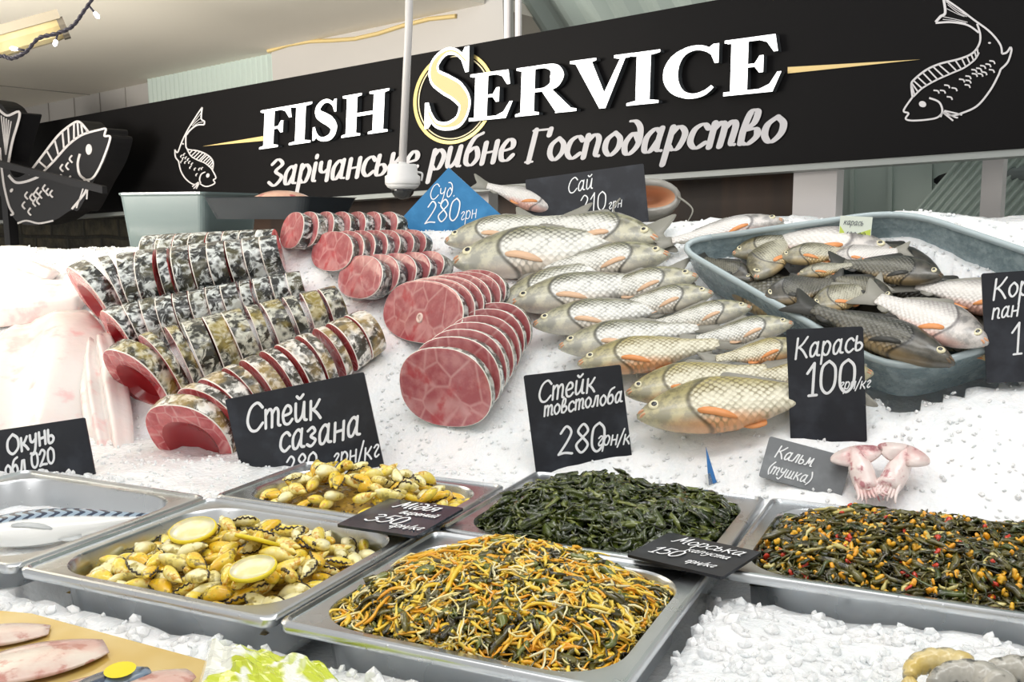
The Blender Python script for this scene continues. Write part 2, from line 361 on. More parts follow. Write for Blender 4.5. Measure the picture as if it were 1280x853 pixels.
def m_carpskin(name, dark, light, gold, gold_amt):
    m, nt, b = newmat(name); n = N(nt); x, y, z = n.sep(n.coords()); c = n.comb(n.math('ADD', x, n.math('MULTIPLY', n.rand(), 9.0)), y, z)
    big = n.noise(c, 44, 5, 0.65, 0.8); f = n.ramp(big, 0.455, 0.55)
    v = n.voro(c, 85); f2 = n.ramp(n.math('ADD', n.math('MULTIPLY', v, 0.5), n.math('MULTIPLY', n.noise(c, 60, 3), 0.8)), 0.42, 0.75)
    col = n.mix(n.math('MULTIPLY', f, f2), dark, light)
    col = n.mix(n.math('MULTIPLY', n.ramp(n.noise(c, 18, 3), 0.48, 0.64), gold_amt), col, gold)
    nt.links.new(col, b.inputs['Base Color']); b.inputs['Roughness'].default_value = 0.22; b.inputs['Coat Weight'].default_value = 0.5
    nt.links.new(n.bump(v, 0.5, 0.006), b.inputs['Normal']); return m
CSKIN = [m_carpskin('dark_mottled_skin', (0.018, 0.02, 0.018), (0.70, 0.74, 0.72), (0.28, 0.25, 0.09), 0.25),
         m_carpskin('olive_mottled_skin', (0.03, 0.03, 0.02), (0.66, 0.66, 0.55), (0.50, 0.38, 0.06), 0.55),
         m_carpskin('pale_mottled_skin', (0.06, 0.055, 0.04), (0.88, 0.85, 0.78), (0.62, 0.42, 0.12), 0.5),
         m_carpskin('slate_grey_skin', (0.05, 0.055, 0.06), (0.55, 0.57, 0.55), (0.16, 0.13, 0.09), 0.4),
         m_carpskin('silver_grey_skin', (0.10, 0.11, 0.10), (0.72, 0.75, 0.70), (0.30, 0.28, 0.2), 0.3)]
def m_flesh(name, a, b_, vein, pat):
    """cut fish: muscle blocks, pale membranes, red towards the middle; object frame: y across, z up"""
    m, nt, b = newmat(name); n = N(nt); c = n.coords(); x, y, z = n.sep(c)
    p = n.comb(0.0, y, z)
    r = n.math('SQRT', n.math('ADD', n.math('MULTIPLY', y, y), n.math('MULTIPLY', z, z)))
    col = n.mix(n.ramp(n.noise(c, 40, 4), 0.35, 0.65), a, b_)
    e = n.voro(p, pat, 'DISTANCE_TO_EDGE', 0.8); col = n.mix(n.math('MULTIPLY', n.ramp(e, 0.07, 0.0), 0.55), col, vein)
    col = n.mix(n.math('MULTIPLY', n.ramp(n.noise(p, 26, 3), 0.54, 0.70), 0.75), col, (0.48, 0.05, 0.06))
    nt.links.new(col, b.inputs['Base Color']); b.inputs['Roughness'].default_value = 0.2; b.inputs['Coat Weight'].default_value = 0.5
    b.inputs['Subsurface Weight'].default_value = 0.25; b.inputs['Subsurface Radius'].default_value = (1, 0.3, 0.25); b.inputs['Subsurface Scale'].default_value = 0.008
    nt.links.new(n.bump(n.math('ADD', e, n.noise(c, 60, 2)), 0.3, 0.004), b.inputs['Normal']); return m
FLESH_RED = m_flesh('red_cut_flesh', (0.42, 0.03, 0.04), (0.66, 0.15, 0.15), (0.78, 0.40, 0.38), 34)
FLESH_PINK = m_flesh('pink_cut_flesh', (0.42, 0.11, 0.12), (0.56, 0.22, 0.22), (0.70, 0.40, 0.38), 20)
GUT = mat('red_body_cavity', (0.34, 0.015, 0.02), 0.2, coat=0.6); BONE = mat('backbone', (0.86, 0.66, 0.58), 0.3, coat=0.4)
FAT = mat('cream_membrane', (0.86, 0.80, 0.72), 0.3, coat=0.3)
def m_noise(name, cols, scale, rough=0.35, detail=4, coat=0.0, bump=0.0, bscale=60, lo=0.35, hi=0.65, stretch=(1, 1, 1), metal=0.0, sss=0.0):
    m, nt, b = newmat(name); n = N(nt); c = n.mapping(n.coords(), stretch); f = n.noise(c, scale, detail)
    col = n.mix(n.ramp(f, lo, hi), cols[0], cols[1])
    if len(cols) > 2: col = n.mix(n.ramp(n.noise(c, scale * 2.3, detail), 0.52, 0.66), col, cols[2])
    nt.links.new(col, b.inputs['Base Color']); b.inputs['Roughness'].default_value = rough; b.inputs['Coat Weight'].default_value = coat; b.inputs['Metallic'].default_value = metal
    if bump: nt.links.new(n.bump(n.noise(c, bscale, 3), bump, 0.006), b.inputs['Normal'])
    if sss:
        b.inputs['Subsurface Weight'].default_value = sss; b.inputs['Subsurface Radius'].default_value = (1, 0.5, 0.4); b.inputs['Subsurface Scale'].default_value = 0.01
    return m
FILLET = m_noise('white_fish_fillet', [(0.84, 0.79, 0.76), (0.84, 0.66, 0.62), (0.82, 0.55, 0.54)], 7, 0.25, 4, 0.3, 0.2, 50, 0.45, 0.8, sss=0.2)

# ------------------------------------------------------------ the setting
def structure(o): o['kind'] = 'structure'; return o
def corrug(p, a, b, amp, nwave, mt, name, axis=0):
    """corrugated sheet from corner p spanned by a (across the waves) and b"""
    p, a, b = V(p), V(a), V(b); nn = a.cross(b).normalized(); m = MB(); k = nwave * 6; vv = []; ff = []
    for i in range(k + 1):
        h = math.sin(2 * PI * i / 6) * amp
        vv += [p + a * (i / k) + nn * h, p + a * (i / k) + b + nn * h]
        if i: ff.append((2 * i - 2, 2 * i, 2 * i + 1, 2 * i - 1))
    return m.add(vv, ff).build(name, mt)
CEIL = mat('ceiling_panel', (0.88, 0.83, 0.73), 0.7); WALLW = mat('white_wall_panel', (0.46, 0.44, 0.42), 0.65)
MINT = mat('pale_green_cladding', (0.48, 0.56, 0.52), 0.55); MINTC = mat('translucent_roof_sheet', (0.48, 0.56, 0.52), 0.4)
BROWN = m_noise('dark_brown_wall', [(0.028, 0.017, 0.012), (0.06, 0.03, 0.016)], 2.0, 0.6, stretch=(4, 4, 0.4)); POST = mat('white_painted_post', (0.80, 0.76, 0.76), 0.5)
def m_brick():
    m, nt, b = newmat('rough_stone_wall'); n = N(nt); c = n.coords(); x, y, z = n.sep(c)
    t = n.node('ShaderNodeTexBrick'); nt.links.new(n.comb(n.math('ADD', x, n.math('MULTIPLY', n.noise(c, 3, 2), 0.06)), n.math('ADD', z, n.math('MULTIPLY', n.noise(c, 2.2, 2), 0.05)), 0.0), t.inputs['Vector'])
    t.inputs['Color1'].default_value = (0.10, 0.082, 0.045, 1); t.inputs['Color2'].default_value = (0.062, 0.055, 0.032, 1); t.inputs['Mortar'].default_value = (0.018, 0.016, 0.010, 1)
    t.inputs['Scale'].default_value = 1; t.inputs['Brick Width'].default_value = 0.26; t.inputs['Row Height'].default_value = 0.095; t.inputs['Mortar Size'].default_value = 0.012; t.inputs['Mortar Smooth'].default_value = 0.6
    col = n.mix(n.ramp(n.noise(c, 12, 4), 0.3, 0.75), (0.02, 0.018, 0.012), t.outputs[0]); nt.links.new(col, b.inputs['Base Color']); b.inputs['Roughness'].default_value = 0.8
    nt.links.new(n.bump(n.math('ADD', t.outputs['Fac'], n.math('MULTIPLY', n.noise(c, 20, 3), -1.0)), 0.5, 0.02), b.inputs['Normal']); return m
STONE = m_brick()
# a wall plane parallel to the sign, WB behind it; points on it from the photo's own edges
WB = 0.55
def bw(px, py, off=0.0): return hit(px, py, S0 - SNF * (WB + off), SNF)
HB = V((SD.x, SD.y, 0)).normalized(); NB = V((-SNF.x, -SNF.y, 0)).normalized()     # NB: away from the customer
# ceiling: a nearly level plane that meets the wall along the photo's ceiling line
c0 = bw(40, 133); CN = SD.cross(NB); CN = (CN if CN.z > 0 else -CN).normalized()
def ceil(px, py): return hit(px, py, c0, CN)
a0 = c0 - SD * 5.2; cw = SD * ((bw(632, 12) - c0).dot(SD) + 5.2); cd = -NB * 4.2
structure(MB().box(a0 + NB * 0.5 - cd * 0.0, cw, -NB * 4.6, CN * 0.04).build('ceiling', CEIL))
# joints between the ceiling sheets
jm = mat('ceiling_joint', (0.36, 0.33, 0.29), 0.8)
for k, s in enumerate((3.4, 4.2, 5.0, 5.8)):
    structure(MB().box(a0 + SD * s + CN * -0.003, SD * 0.006, -NB * 3.6, CN * 0.004).build('trim_%d' % (k + 1), jm))
# white wall band above the sign, its right part hangs lower
t0 = c0 - SD * 5.2
structure(MB().box(t0 - SUP * 1.2, SD * ((bw(632, 12) - c0).dot(SD) + 5.2), SUP * 1.21, -SNF * 0.04).build('wall_back', WALLW))
j2 = mat('panel_seam', (0.40, 0.38, 0.36), 0.8)
for k in range(9):
    p = bw(60 + 32 * k, 128 - 6.0 * k); structure(MB().box(p - SUP * 0.3 + SNF * 0.001, SD * 0.006, SUP * 0.35, SNF * 0.004).build('trim_%d' % (5 + k), j2))
# corrugated strip below the ceiling and the raised white panel beside it
p = hit(186, 124, S0 - SNF * (WB - 0.06), SNF); q = hit(340, 72, S0 - SNF * (WB - 0.06), SNF)
structure(corrug(p - SUP * 0.02, SD * (q - p).dot(SD), SUP * 0.0 + (hit(340, 100, S0 - SNF * (WB - 0.06), SNF) - q) * -0.001 + SUP * 0.135, 0.006, 26, MINTC, 'window_1'))
p = hit(342, 118, S0 - SNF * (WB - 0.12), SNF); q = hit(630, 60, S0 - SNF * (WB - 0.12), SNF)
structure(MB().box(p - SUP * 0.1, SD * (q - p).dot(SD), SUP * 0.345, -SNF * 0.06).build('wall_panel', WALLW))
yl = mat('yellowed_sealant', (0.62, 0.48, 0.22), 0.7)
p = hit(335, 64, S0 - SNF * (WB - 0.125), SNF); q = hit(570, 22, S0 - SNF * (WB - 0.125), SNF)
structure(MB().tube([p + (q - p) * t + SUP * (0.012 * math.sin(9 * t)) for t in np.linspace(0, 1, 9)], 0.008, 6).build('trim_14', yl))
# right of the white panel: pale green roof over an open bay
r0 = bw(630, 40); structure(corrug(r0 - SUP * 0.25 + NB * 0.6, SD * 3.6, SUP * 1.0 - NB * 1.3, 0.012, 30, MINTC, 'ceiling_right'))
for px in (648, 634):
    p = hit(px, 45, S0 - SNF * 0.3, SNF)
    structure(MB().tube([p - V((0, 0, 0.3)), p + V((0, 0, 0.9))], 0.011, 10).build('trim_%d' % (15 + (px == 634)), POST))
# dark interior behind the fish, under the sign
p = hit(150, 330, S0 - SNF * 0.42, SNF)
structure(MB().box(hit(185, 320, S0 - SNF * 0.42, SNF) - SUP * 0.75, SD * (hit(1000, 250, S0 - SNF * 0.42, SNF) - hit(185, 320, S0 - SNF * 0.42, SNF)).dot(SD), SUP * 1.15, -SNF * 0.03).build('wall_middle', BROWN))
structure(MB().box(hit(185, 320, S0 - SNF * 0.42, SNF) - SUP * 0.85, -SD * 2.4, SUP * 1.25, -SNF * 0.03).build('wall_left', STONE))
# right bay under the sign: cladding, sloping roof sheet, posts
o = MB(); base = hit(1040, 290, S0 - SNF * 0.75, SNF)
o.box(base - SUP * 0.7, SD * 1.05, SUP * 1.25, -SNF * 0.03)
for k in range(9): o.box(base - SUP * 0.7 + SD * (0.06 + 0.115 * k) , SD * 0.012, SUP * 1.25, SNF * 0.012)
structure(o.build('wall_right', MINT))
q = base + SD * 0.42
q = hit(1120, 300, S0 - SNF * 0.68, SNF); structure(corrug(q - SUP * .1 - SD * .1, SD * 1.3 - SUP * .25, SUP * 0.6 + SD * 0.5, 0.006, 60, MINTC, 'window_2'))
for k, (px, wd, py, off) in enumerate(((1004, 0.058, 270, 0.1), (1030, 0.058, 270, 0.1), (604, 0.046, 280, 0.2), (1236, 0.05, 290, 0.45))):
    p = hit(px, py, S0 - SNF * off, SNF); structure(MB().box(p - SD * wd / 2 - V((0, 0, 0.7)), SD * wd, V((0, 0, 1.15)), -SNF * 0.05).build('trim_%d' % (17 + k), POST))
# floor
structure(MB().box((-6, -3, -0.05), (12, 0, 0), (0, 10, 0), (0, 0, 0.05)).build('floor', mat('grey_floor_tile', (0.5, 0.49, 0.47), 0.5)))
# side and far closing walls so the hall stays closed a step aside
structure(MB().box((-6, 6.9, 0), (12, 0, 0), (0, 0.1, 0), (0, 0, 4.2)).build('wall_far', mat('hall_wall', (0.38, 0.36, 0.33), 0.8)))

# ------------------------------------------------------------ the counter and its crushed ice
PANS = {}
def bank_top(u): return 1.02 + 0.11 * min(1, max(0, (u + 1.1) / 1.7))
def ice_base(u, v):
    front = 1.064 if u > 0.66 else 1.068
    if v < 0: front += 0.2 * v
    mid = 1.072
    ft = FOOT_Z + (v - FOOT_V) * SLOPE
    z = front if v < 0.31 else mid
    if u < -0.36 or u > 0.66: z = front
    if v > 0.5: z = max(z, ft) if v > 0.56 else max(1.068, ft)
    top = FOOT_Z + (bank_top(u) - FOOT_V) * SLOPE
    return min(z, top) if v < bank_top(u) + 0.12 else min(z, top) - (v - bank_top(u) - 0.12) * 1.5
def in_pan(u, v, m=0.0):
    for (u0, u1, v0, v1) in PANS.values():
        if u0 - m < u < u1 + m and v0 - m < v < v1 + m: return True
    return False
PANS.update(mackerel=(-0.335, -0.006, 0.0, 0.291), mussel=(0.0, 0.323, 0.0, 0.289), salad=(0.329, 0.652, 0.0, 0.289),
            backmussel=(0.0, 0.323, 0.295, 0.50), seaweed=(0.329, 0.652, 0.295, 0.586), mixed=(0.658, 1.19, 0.295, 0.588))
U0, U1, V0, V1 = -1.45, 1.75, -0.36, 1.5
TUB_LIFT = .046
TA, TB, TC, TD = bank(838, 304, TUB_LIFT), bank(1130, 263, TUB_LIFT), bank(1452, 372, TUB_LIFT), bank(1122, 468, TUB_LIFT - .004)
_tq = [uv_of(p) for p in (TA, TB, TC, TD)]; _tc = (sum(p[0] for p in _tq) / 4, sum(p[1] for p in _tq) / 4)
def in_tub(u, v):
    q = [(_tc[0] + (a - _tc[0]) * .955, _tc[1] + (b - _tc[1]) * .955) for a, b in _tq]; sg = [(q[(i + 1) % 4][0] - q[i][0]) * (v - q[i][1]) - (q[(i + 1) % 4][1] - q[i][1]) * (u - q[i][0]) for i in range(4)]
    return all(x > 0 for x in sg) or all(x < 0 for x in sg)
def ice_h(u, v):
    z = ice_base(u, v)
    z += 0.012 * noise.noise(V((u * 7, v * 7, 1))) + 0.006 * noise.noise(V((u * 26, v * 26, 4))) + 0.0035 * noise.noise(V((u * 70, v * 70, 9)))
    if in_pan(u, v, -0.001): z = min(z, RIM - 0.085)
    elif in_pan(u, v, 0.008): z = min(z, RIM - 0.024)
    if in_tub(u, v): z -= .125
    return z
nu, nv = 236, 138
b = MB(); us = np.linspace(U0, U1, nu); vv_ = np.linspace(V0, V1, nv)
vl = [G(u, v, ice_h(u, v)) for v in vv_ for u in us]
fl = [(j * nu + i, j * nu + i + 1, (j + 1) * nu + i + 1, (j + 1) * nu + i) for j in range(nv - 1) for i in range(nu - 1)]
edge = [i for i in range(nu)] + [j * nu + nu - 1 for j in range(1, nv)] + [(nv - 1) * nu + i for i in range(nu - 2, -1, -1)] + [j * nu for j in range(nv - 2, 0, -1)]
k0 = len(vl)
for e in edge: q = vl[e]; vl.append(V((q.x, q.y, 0.905)))
for i in range(len(edge)):
    j = (i + 1) % len(edge); fl.append((edge[j], edge[i], k0 + i, k0 + j))
fm = [0] * len(fl)
# loose pieces of ice on the bed
ico_v = []; t = (1 + 5 ** 0.5) / 2
for a, c_ in ((-1, t), (1, t), (-1, -t), (1, -t)): ico_v.append((a, c_, 0))
for a, c_ in ((-1, t), (1, t), (-1, -t), (1, -t)): ico_v.append((0, a, c_))
for a, c_ in ((t, -1), (t, 1), (-t, -1), (-t, 1)): ico_v.append((a, 0, c_))
ico_v = np.array(ico_v) / math.hypot(1, t)
ico_f = [(0, 11, 5), (0, 5, 1), (0, 1, 7), (0, 7, 10), (0, 10, 11), (1, 5, 9), (5, 11, 4), (11, 10, 2), (10, 7, 6), (7, 1, 8), (3, 9, 4), (3, 4, 2), (3, 2, 6), (3, 6, 8), (3, 8, 9), (4, 9, 5), (2, 4, 11), (6, 2, 10), (8, 6, 7), (9, 8, 1)]
cnt = 0
while cnt < 13000:
    if cnt < 6500: u, v = RNG.uniform(-0.6, 1.35), RNG.uniform(-0.3, 0.34)
    else: u, v = RNG.uniform(-1.2, 1.25), RNG.uniform(0.3, 1.16)
    if in_pan(u, v, 0.006): cnt += 0.25; continue
    if in_tub(u, v): cnt += .25; continue
    s = RNG.uniform(0.003, 0.0085) if v < 0.35 else RNG.uniform(0.002, 0.0042)
    z = ice_h(u, v) - s * 0.1
    A = RNG.normal(size=(3, 3)); Q, _ = np.linalg.qr(A); sc = RNG.uniform(0.55, 1.25, 3) * s
    P = (ico_v * (1 + RNG.uniform(-0.22, 0.22, (12, 1))) * sc) @ Q
    o = G(u, v, z); n0 = len(vl); vl += [V((o.x + p[0], o.y + p[1], o.z + p[2])) for p in P]
    fl += [tuple(n0 + i for i in f) for f in ico_f]; fm += [1] * 20; cnt += 1
o = mesh('crushed_ice', vl, fl, [ICE, ICE_CHUNK], None, fm, smooth=False)
for p in o.data.polygons[:(nu - 1) * (nv - 1)]: p.use_smooth = True
tag(o, 'white crushed ice heaped on the counter under the fish and pans', 'ice', kind='stuff')
ct = empty('display_counter', G(0.15, 0.55, 0), 'long steel display counter that holds the crushed ice', 'counter')
m = MB(); c_ = G(U0 - 0.03, V0 - 0.03, 0); m.box(c_, EU * (U1 - U0 + 0.06), EV * (V1 - V0 + 0.06), V((0, 0, 0.9))).build('body', mat('counter_front', (0.55, 0.56, 0.56), 0.4), ct)
m = MB()
for a, b1, b2 in ((G(U0 - 0.03, V0 - 0.03, 0.9), EU * (U1 - U0 + 0.06), EV * 0.025), (G(U0 - 0.03, V1 + 0.005, 0.9), EU * (U1 - U0 + 0.06), EV * 0.025)): m.box(a, b1, b2, V((0, 0, 0.03)))
m.build('edge_rail', STEEL, ct)

# ------------------------------------------------------------ steel gastronorm pans
def pan(key, label, depth=0.065, group='steel food pans set in the ice'):
    u0, u1, v0, v1 = PANS[key]; cu, cv = (u0 + u1) / 2, (v0 + v1) / 2; W, D = u1 - u0, v1 - v0
    def L(w_, d_, r, z): return [G(cu + x, cv + y, RIM + z) for x, y in rrect(w_, d_, r, 9)]
    fl_ = 0.018
    lp = [L(W - .002, D - .002, .012, -.010), L(W, D, .012, -.008), L(W, D, .012, -.002), L(W - .003, D - .003, .012, 0), L(W - .009, D - .009, .012, .0005), L(W - .013, D - .013, .011, -.0025),
          L(W - 2 * fl_, D - 2 * fl_, .055, -.003), L(W - 2 * fl_ - .004, D - 2 * fl_ - .004, .055, -.006), L(W - 2 * fl_ - .012, D - 2 * fl_ - .012, .054, -depth + .02), L(W - 2 * fl_ - .022, D - 2 * fl_ - .022, .05, -depth + .005), L(W - 2 * fl_ - .045, D - 2 * fl_ - .045, .04, -depth)]
    m = MB().loops(lp, 0, False, True)
    out = [L(W - .002, D - .002, .012, -.010), L(W - .01, D - .01, .012, -.0095), L(W - 2 * fl_ + .002, D - 2 * fl_ + .002, .055, -.009), L(W - 2 * fl_ - .006, D - 2 * fl_ - .006, .055, -depth + .01), L(W - 2 * fl_ - .03, D - 2 * fl_ - .03, .045, -depth - .003)]
    m.loops(out[::-1], 0, True, False)
    o = m.build('food_pan', STEEL, None, True); tag(o, label, 'pan', group)
    e = o.modifiers.new('split', 'EDGE_SPLIT'); e.split_angle = math.radians(40); return o
pan('mackerel', 'steel pan at the far left holding a whole mackerel')
pan('mussel', 'steel pan of yellow mussels with lemon slices, front left')
pan('salad', 'front steel pan heaped with orange carrot and sprout salad')
pan('backmussel', 'steel pan of mussels behind the front mussel pan, half hidden by a price board')
pan('seaweed', 'steel pan of plain dark green seaweed strips')
pan('mixed', 'wide steel pan on the right of brown seaweed with diced carrot', 0.07)
# stamped size mark on the salad pan's rim
Mx = Matrix((( *EU, 0), (*EV, 0), (0, 0, 1, 0), (0, 0, 0, 1))).transposed(); Mx.translation = G(0.575, 0.004, RIM - 0.0022)

# ------------------------------------------------------------ price boards
def board_axes(c, roll, yaw, lean):
    R = Matrix.Rotation(yaw, 3, 'Z') @ Matrix.Rotation(PI / 2 - lean, 3, 'X') @ Matrix.Rotation(roll, 3, 'Z')
    M = R.to_4x4(); M.translation = c; return M
def price_board(M, w_, h_, items, label, mt=SLATE, chalk=CHALK, name='price_board', cat='price sign', th=0.003, diamond=False, pts=None):
    root = empty(name, M.translation.copy(), label, cat, 'hand-lettered price boards')
    if pts is None:
        pts = [(0, -h_ * .72), (w_ * .72, 0), (0, h_ * .72), (-w_ * .72, 0)] if diamond else rrect(w_, h_, 0.003, 3)
    m = MB().prism([M @ V((x, y, -th)) for x, y in pts], (M.to_3x3() @ V((0, 0, th))))
    m.build('board', mt, root); plate_text(items, M, chalk, root)
    return root
def px_board(cx, cy, depth, wpx, hpx, roll, items, label, yaw=-8, lean=8, **k):
    c = at(cx, cy, depth); s = depth / F
    return price_board(board_axes(c, math.radians(roll), math.radians(yaw), math.radians(lean)), wpx * s, hpx * s, [(t, x * s, y * s, h * s, p, sl, math.radians(a)) for t, x, y, h, p, sl, a in items], label, **k)
R_ = [('окунь', -70, 2, 22, .2, .25, 0), ('обл.020', -80, -38, 17, .22, .25, 0)]
px_board(34, 588, 1.44, 176, 112, 9, [('Окунь', -22, 22, 16, .22, .25, 8), ('обл 020', -30, -4, 13, .24, .25, 8)], 'black price board lettered in chalk, standing at the left edge above the mackerel', yaw=-4, lean=2)
px_board(380, 541, 1.49, 186, 122, 12, [('Стейк', -74, 14, 23, .16, .22, 0), ('сазана', -38, -20, 23, .16, .3, 2), ('280', -38, -52, 17, .16, .3, 0), ('грн/кг', 28, -50, 15, .16, .3, 2)], 'wide black price board in front of the dark scored carp', yaw=-6, lean=2)
px_board(723, 531, 1.415, 125, 140, 8, [('Стейк', -48, 33, 17, .16, .3, 5), ('товстолоба', -43, 15, 12.5, .2, .3, 5), ('280', -32, -36, 24, .13, .2, 0), ('грн/кг', 20, -30, 12, .18, .3, 0)], 'black price board standing behind the plain seaweed pan', yaw=-10, lean=3)
px_board(1033, 482, 1.345, 93, 146, 4, [('Карась', -38, 34, 17, .16, .25, 7), ('100', -26, -12, 27, .13, .15, 4), ('грн/кг', 15, -6, 9, .18, .3, 3)], 'black price board in the ice between the carp and the fish tub', yaw=-14, lean=3)
px_board(1285, 408, 1.33, 102, 140, 5, [('Кор', -40, 36, 17, .15, .25, 6), ('пан', -42, 12, 13, .17, .25, 4), ('180', -22, -34, 26, .1, .15, 4)], 'black price board at the right edge in front of the fish tub', yaw=-14, lean=3)
def lying_board(q, z, items, label, tilt=0.0, **k):
    """q: pixel corners TL, TR, BR, BL of a board lying at height z"""
    P = [flat(px, py, z) for px, py in q]
    ex = ((P[1] - P[0]) + (P[2] - P[3])) / 2; ey = ((P[0] - P[3]) + (P[1] - P[2])) / 2; w_, h_ = ex.length, ey.length
    ex.normalize(); ey = (ey - ex * ey.dot(ex)).normalized(); ez = ex.cross(ey)
    M = Matrix(((*ex, 0), (*ey, 0), (*ez, 0), (0, 0, 0, 1))).transposed(); M.translation = sum(P, V((0, 0, 0))) / 4
    M = M @ Matrix.Rotation(tilt, 4, 'X')
    return price_board(M, w_, h_, [(t, x * w_, y * h_, s * h_, p, sl, math.radians(a)) for t, x, y, s, p, sl, a in items], label, **k)
lying_board([(476, 622), (571, 634), (529, 672), (433, 657)], RIM + 0.010, [('Мідія', -.28, .22, .14, .17, .2, 0), ('варений', -.08, .05, .075, .2, .2, 0), ('350', -.32, -.28, .16, .15, .2, 0), ('грн/кг', .06, -.36, .085, .18, .2, 0)], 'glossy price board lying across the corner between the mussel and salad pans', mt=GLOSS_SLATE)
lying_board([(832, 664), (946, 690), (909, 722), (788, 695)], RIM + 0.010, [('Морська', -.34, .2, .15, .13, .2, 0), ('капуста', -.1, .0, .09, .16, .2, 0), ('150', -.38, -.28, .16, .14, .2, 0), ('грн/кг', .04, -.34, .085, .18, .2, 0)], 'black price board lying across the rims where the salad and both seaweed pans meet', mt=SLATE)
px_board(1006, 584, 1.295, 104, 56, -13, [('Кальм', -40, 2, 11, .17, .25, 0), ('(тушка)', -44, -20, 10, .17, .25, 0)], 'grey frosted price board leaning behind the wide pan beside the squid', yaw=-14, lean=30, mt=GREY_SLATE)
px_board(733, 257, 2.16, 150, 84, 7, [('Сай', -22, 18, 12, .12, .25, 4), ('210', -10, -10, 15, .1, .2, 4), ('грн', 27, -8, 8, .14, .25, 4)], 'dark price board standing behind the top row of carp', yaw=-16, lean=6)
px_board(562, 272, 2.13, 92, 86, 3, [('Суд.', -26, 24, 12, .1, .25, 4), ('280', -34, -6, 18, .09, .25, 3), ('грн', 14, -4, 10, .1, .25, 6)], 'blue diamond-shaped price board standing in the ice behind the cut fish', yaw=-16, lean=6, mt=BLUE_SLATE, diamond=True)

# ------------------------------------------------------------ whole fish
def prof(keys, s):
    xs = [k[0] for k in keys]; ys = [k[1] for k in keys]
    return float(np.interp(s, *[np.array(z) for z in zip(*[(p[0], p[1]) for p in spline(list(zip(xs, ys)), 10)])]))
CARP = dict(top=[(0, .004), (.06, .045), (.14, .085), (.25, .122), (.4, .145), (.6, .115), (.8, .065), (1, .042)],
            bot=[(0, -.016), (.06, -.052), (.14, -.084), (.25, -.112), (.42, -.130), (.6, -.112), (.8, -.062), (1, -.042)],
            th=[(0, .010), (.06, .040), (.14, .060), (.25, .074), (.42, .078), (.6, .060), (.8, .032), (1, .012)], xe=-.33)
MACK = dict(top=[(0, .004), (.06, .028), (.16, .055), (.35, .082), (.55, .074), (.75, .045), (.9, .018), (1, .010)],
            bot=[(0, -.008), (.06, -.030), (.16, -.056), (.35, -.080), (.55, -.070), (.75, -.040), (.9, -.016), (1, -.010)],
            th=[(0, .006), (.06, .026), (.16, .045), (.35, .060), (.55, .055), (.75, .032), (.9, .014), (1, .009)], xe=-.39)
def fish_surface(P, s):
    return prof(P['top'], s), prof(P['bot'], s), prof(P['th'], s)
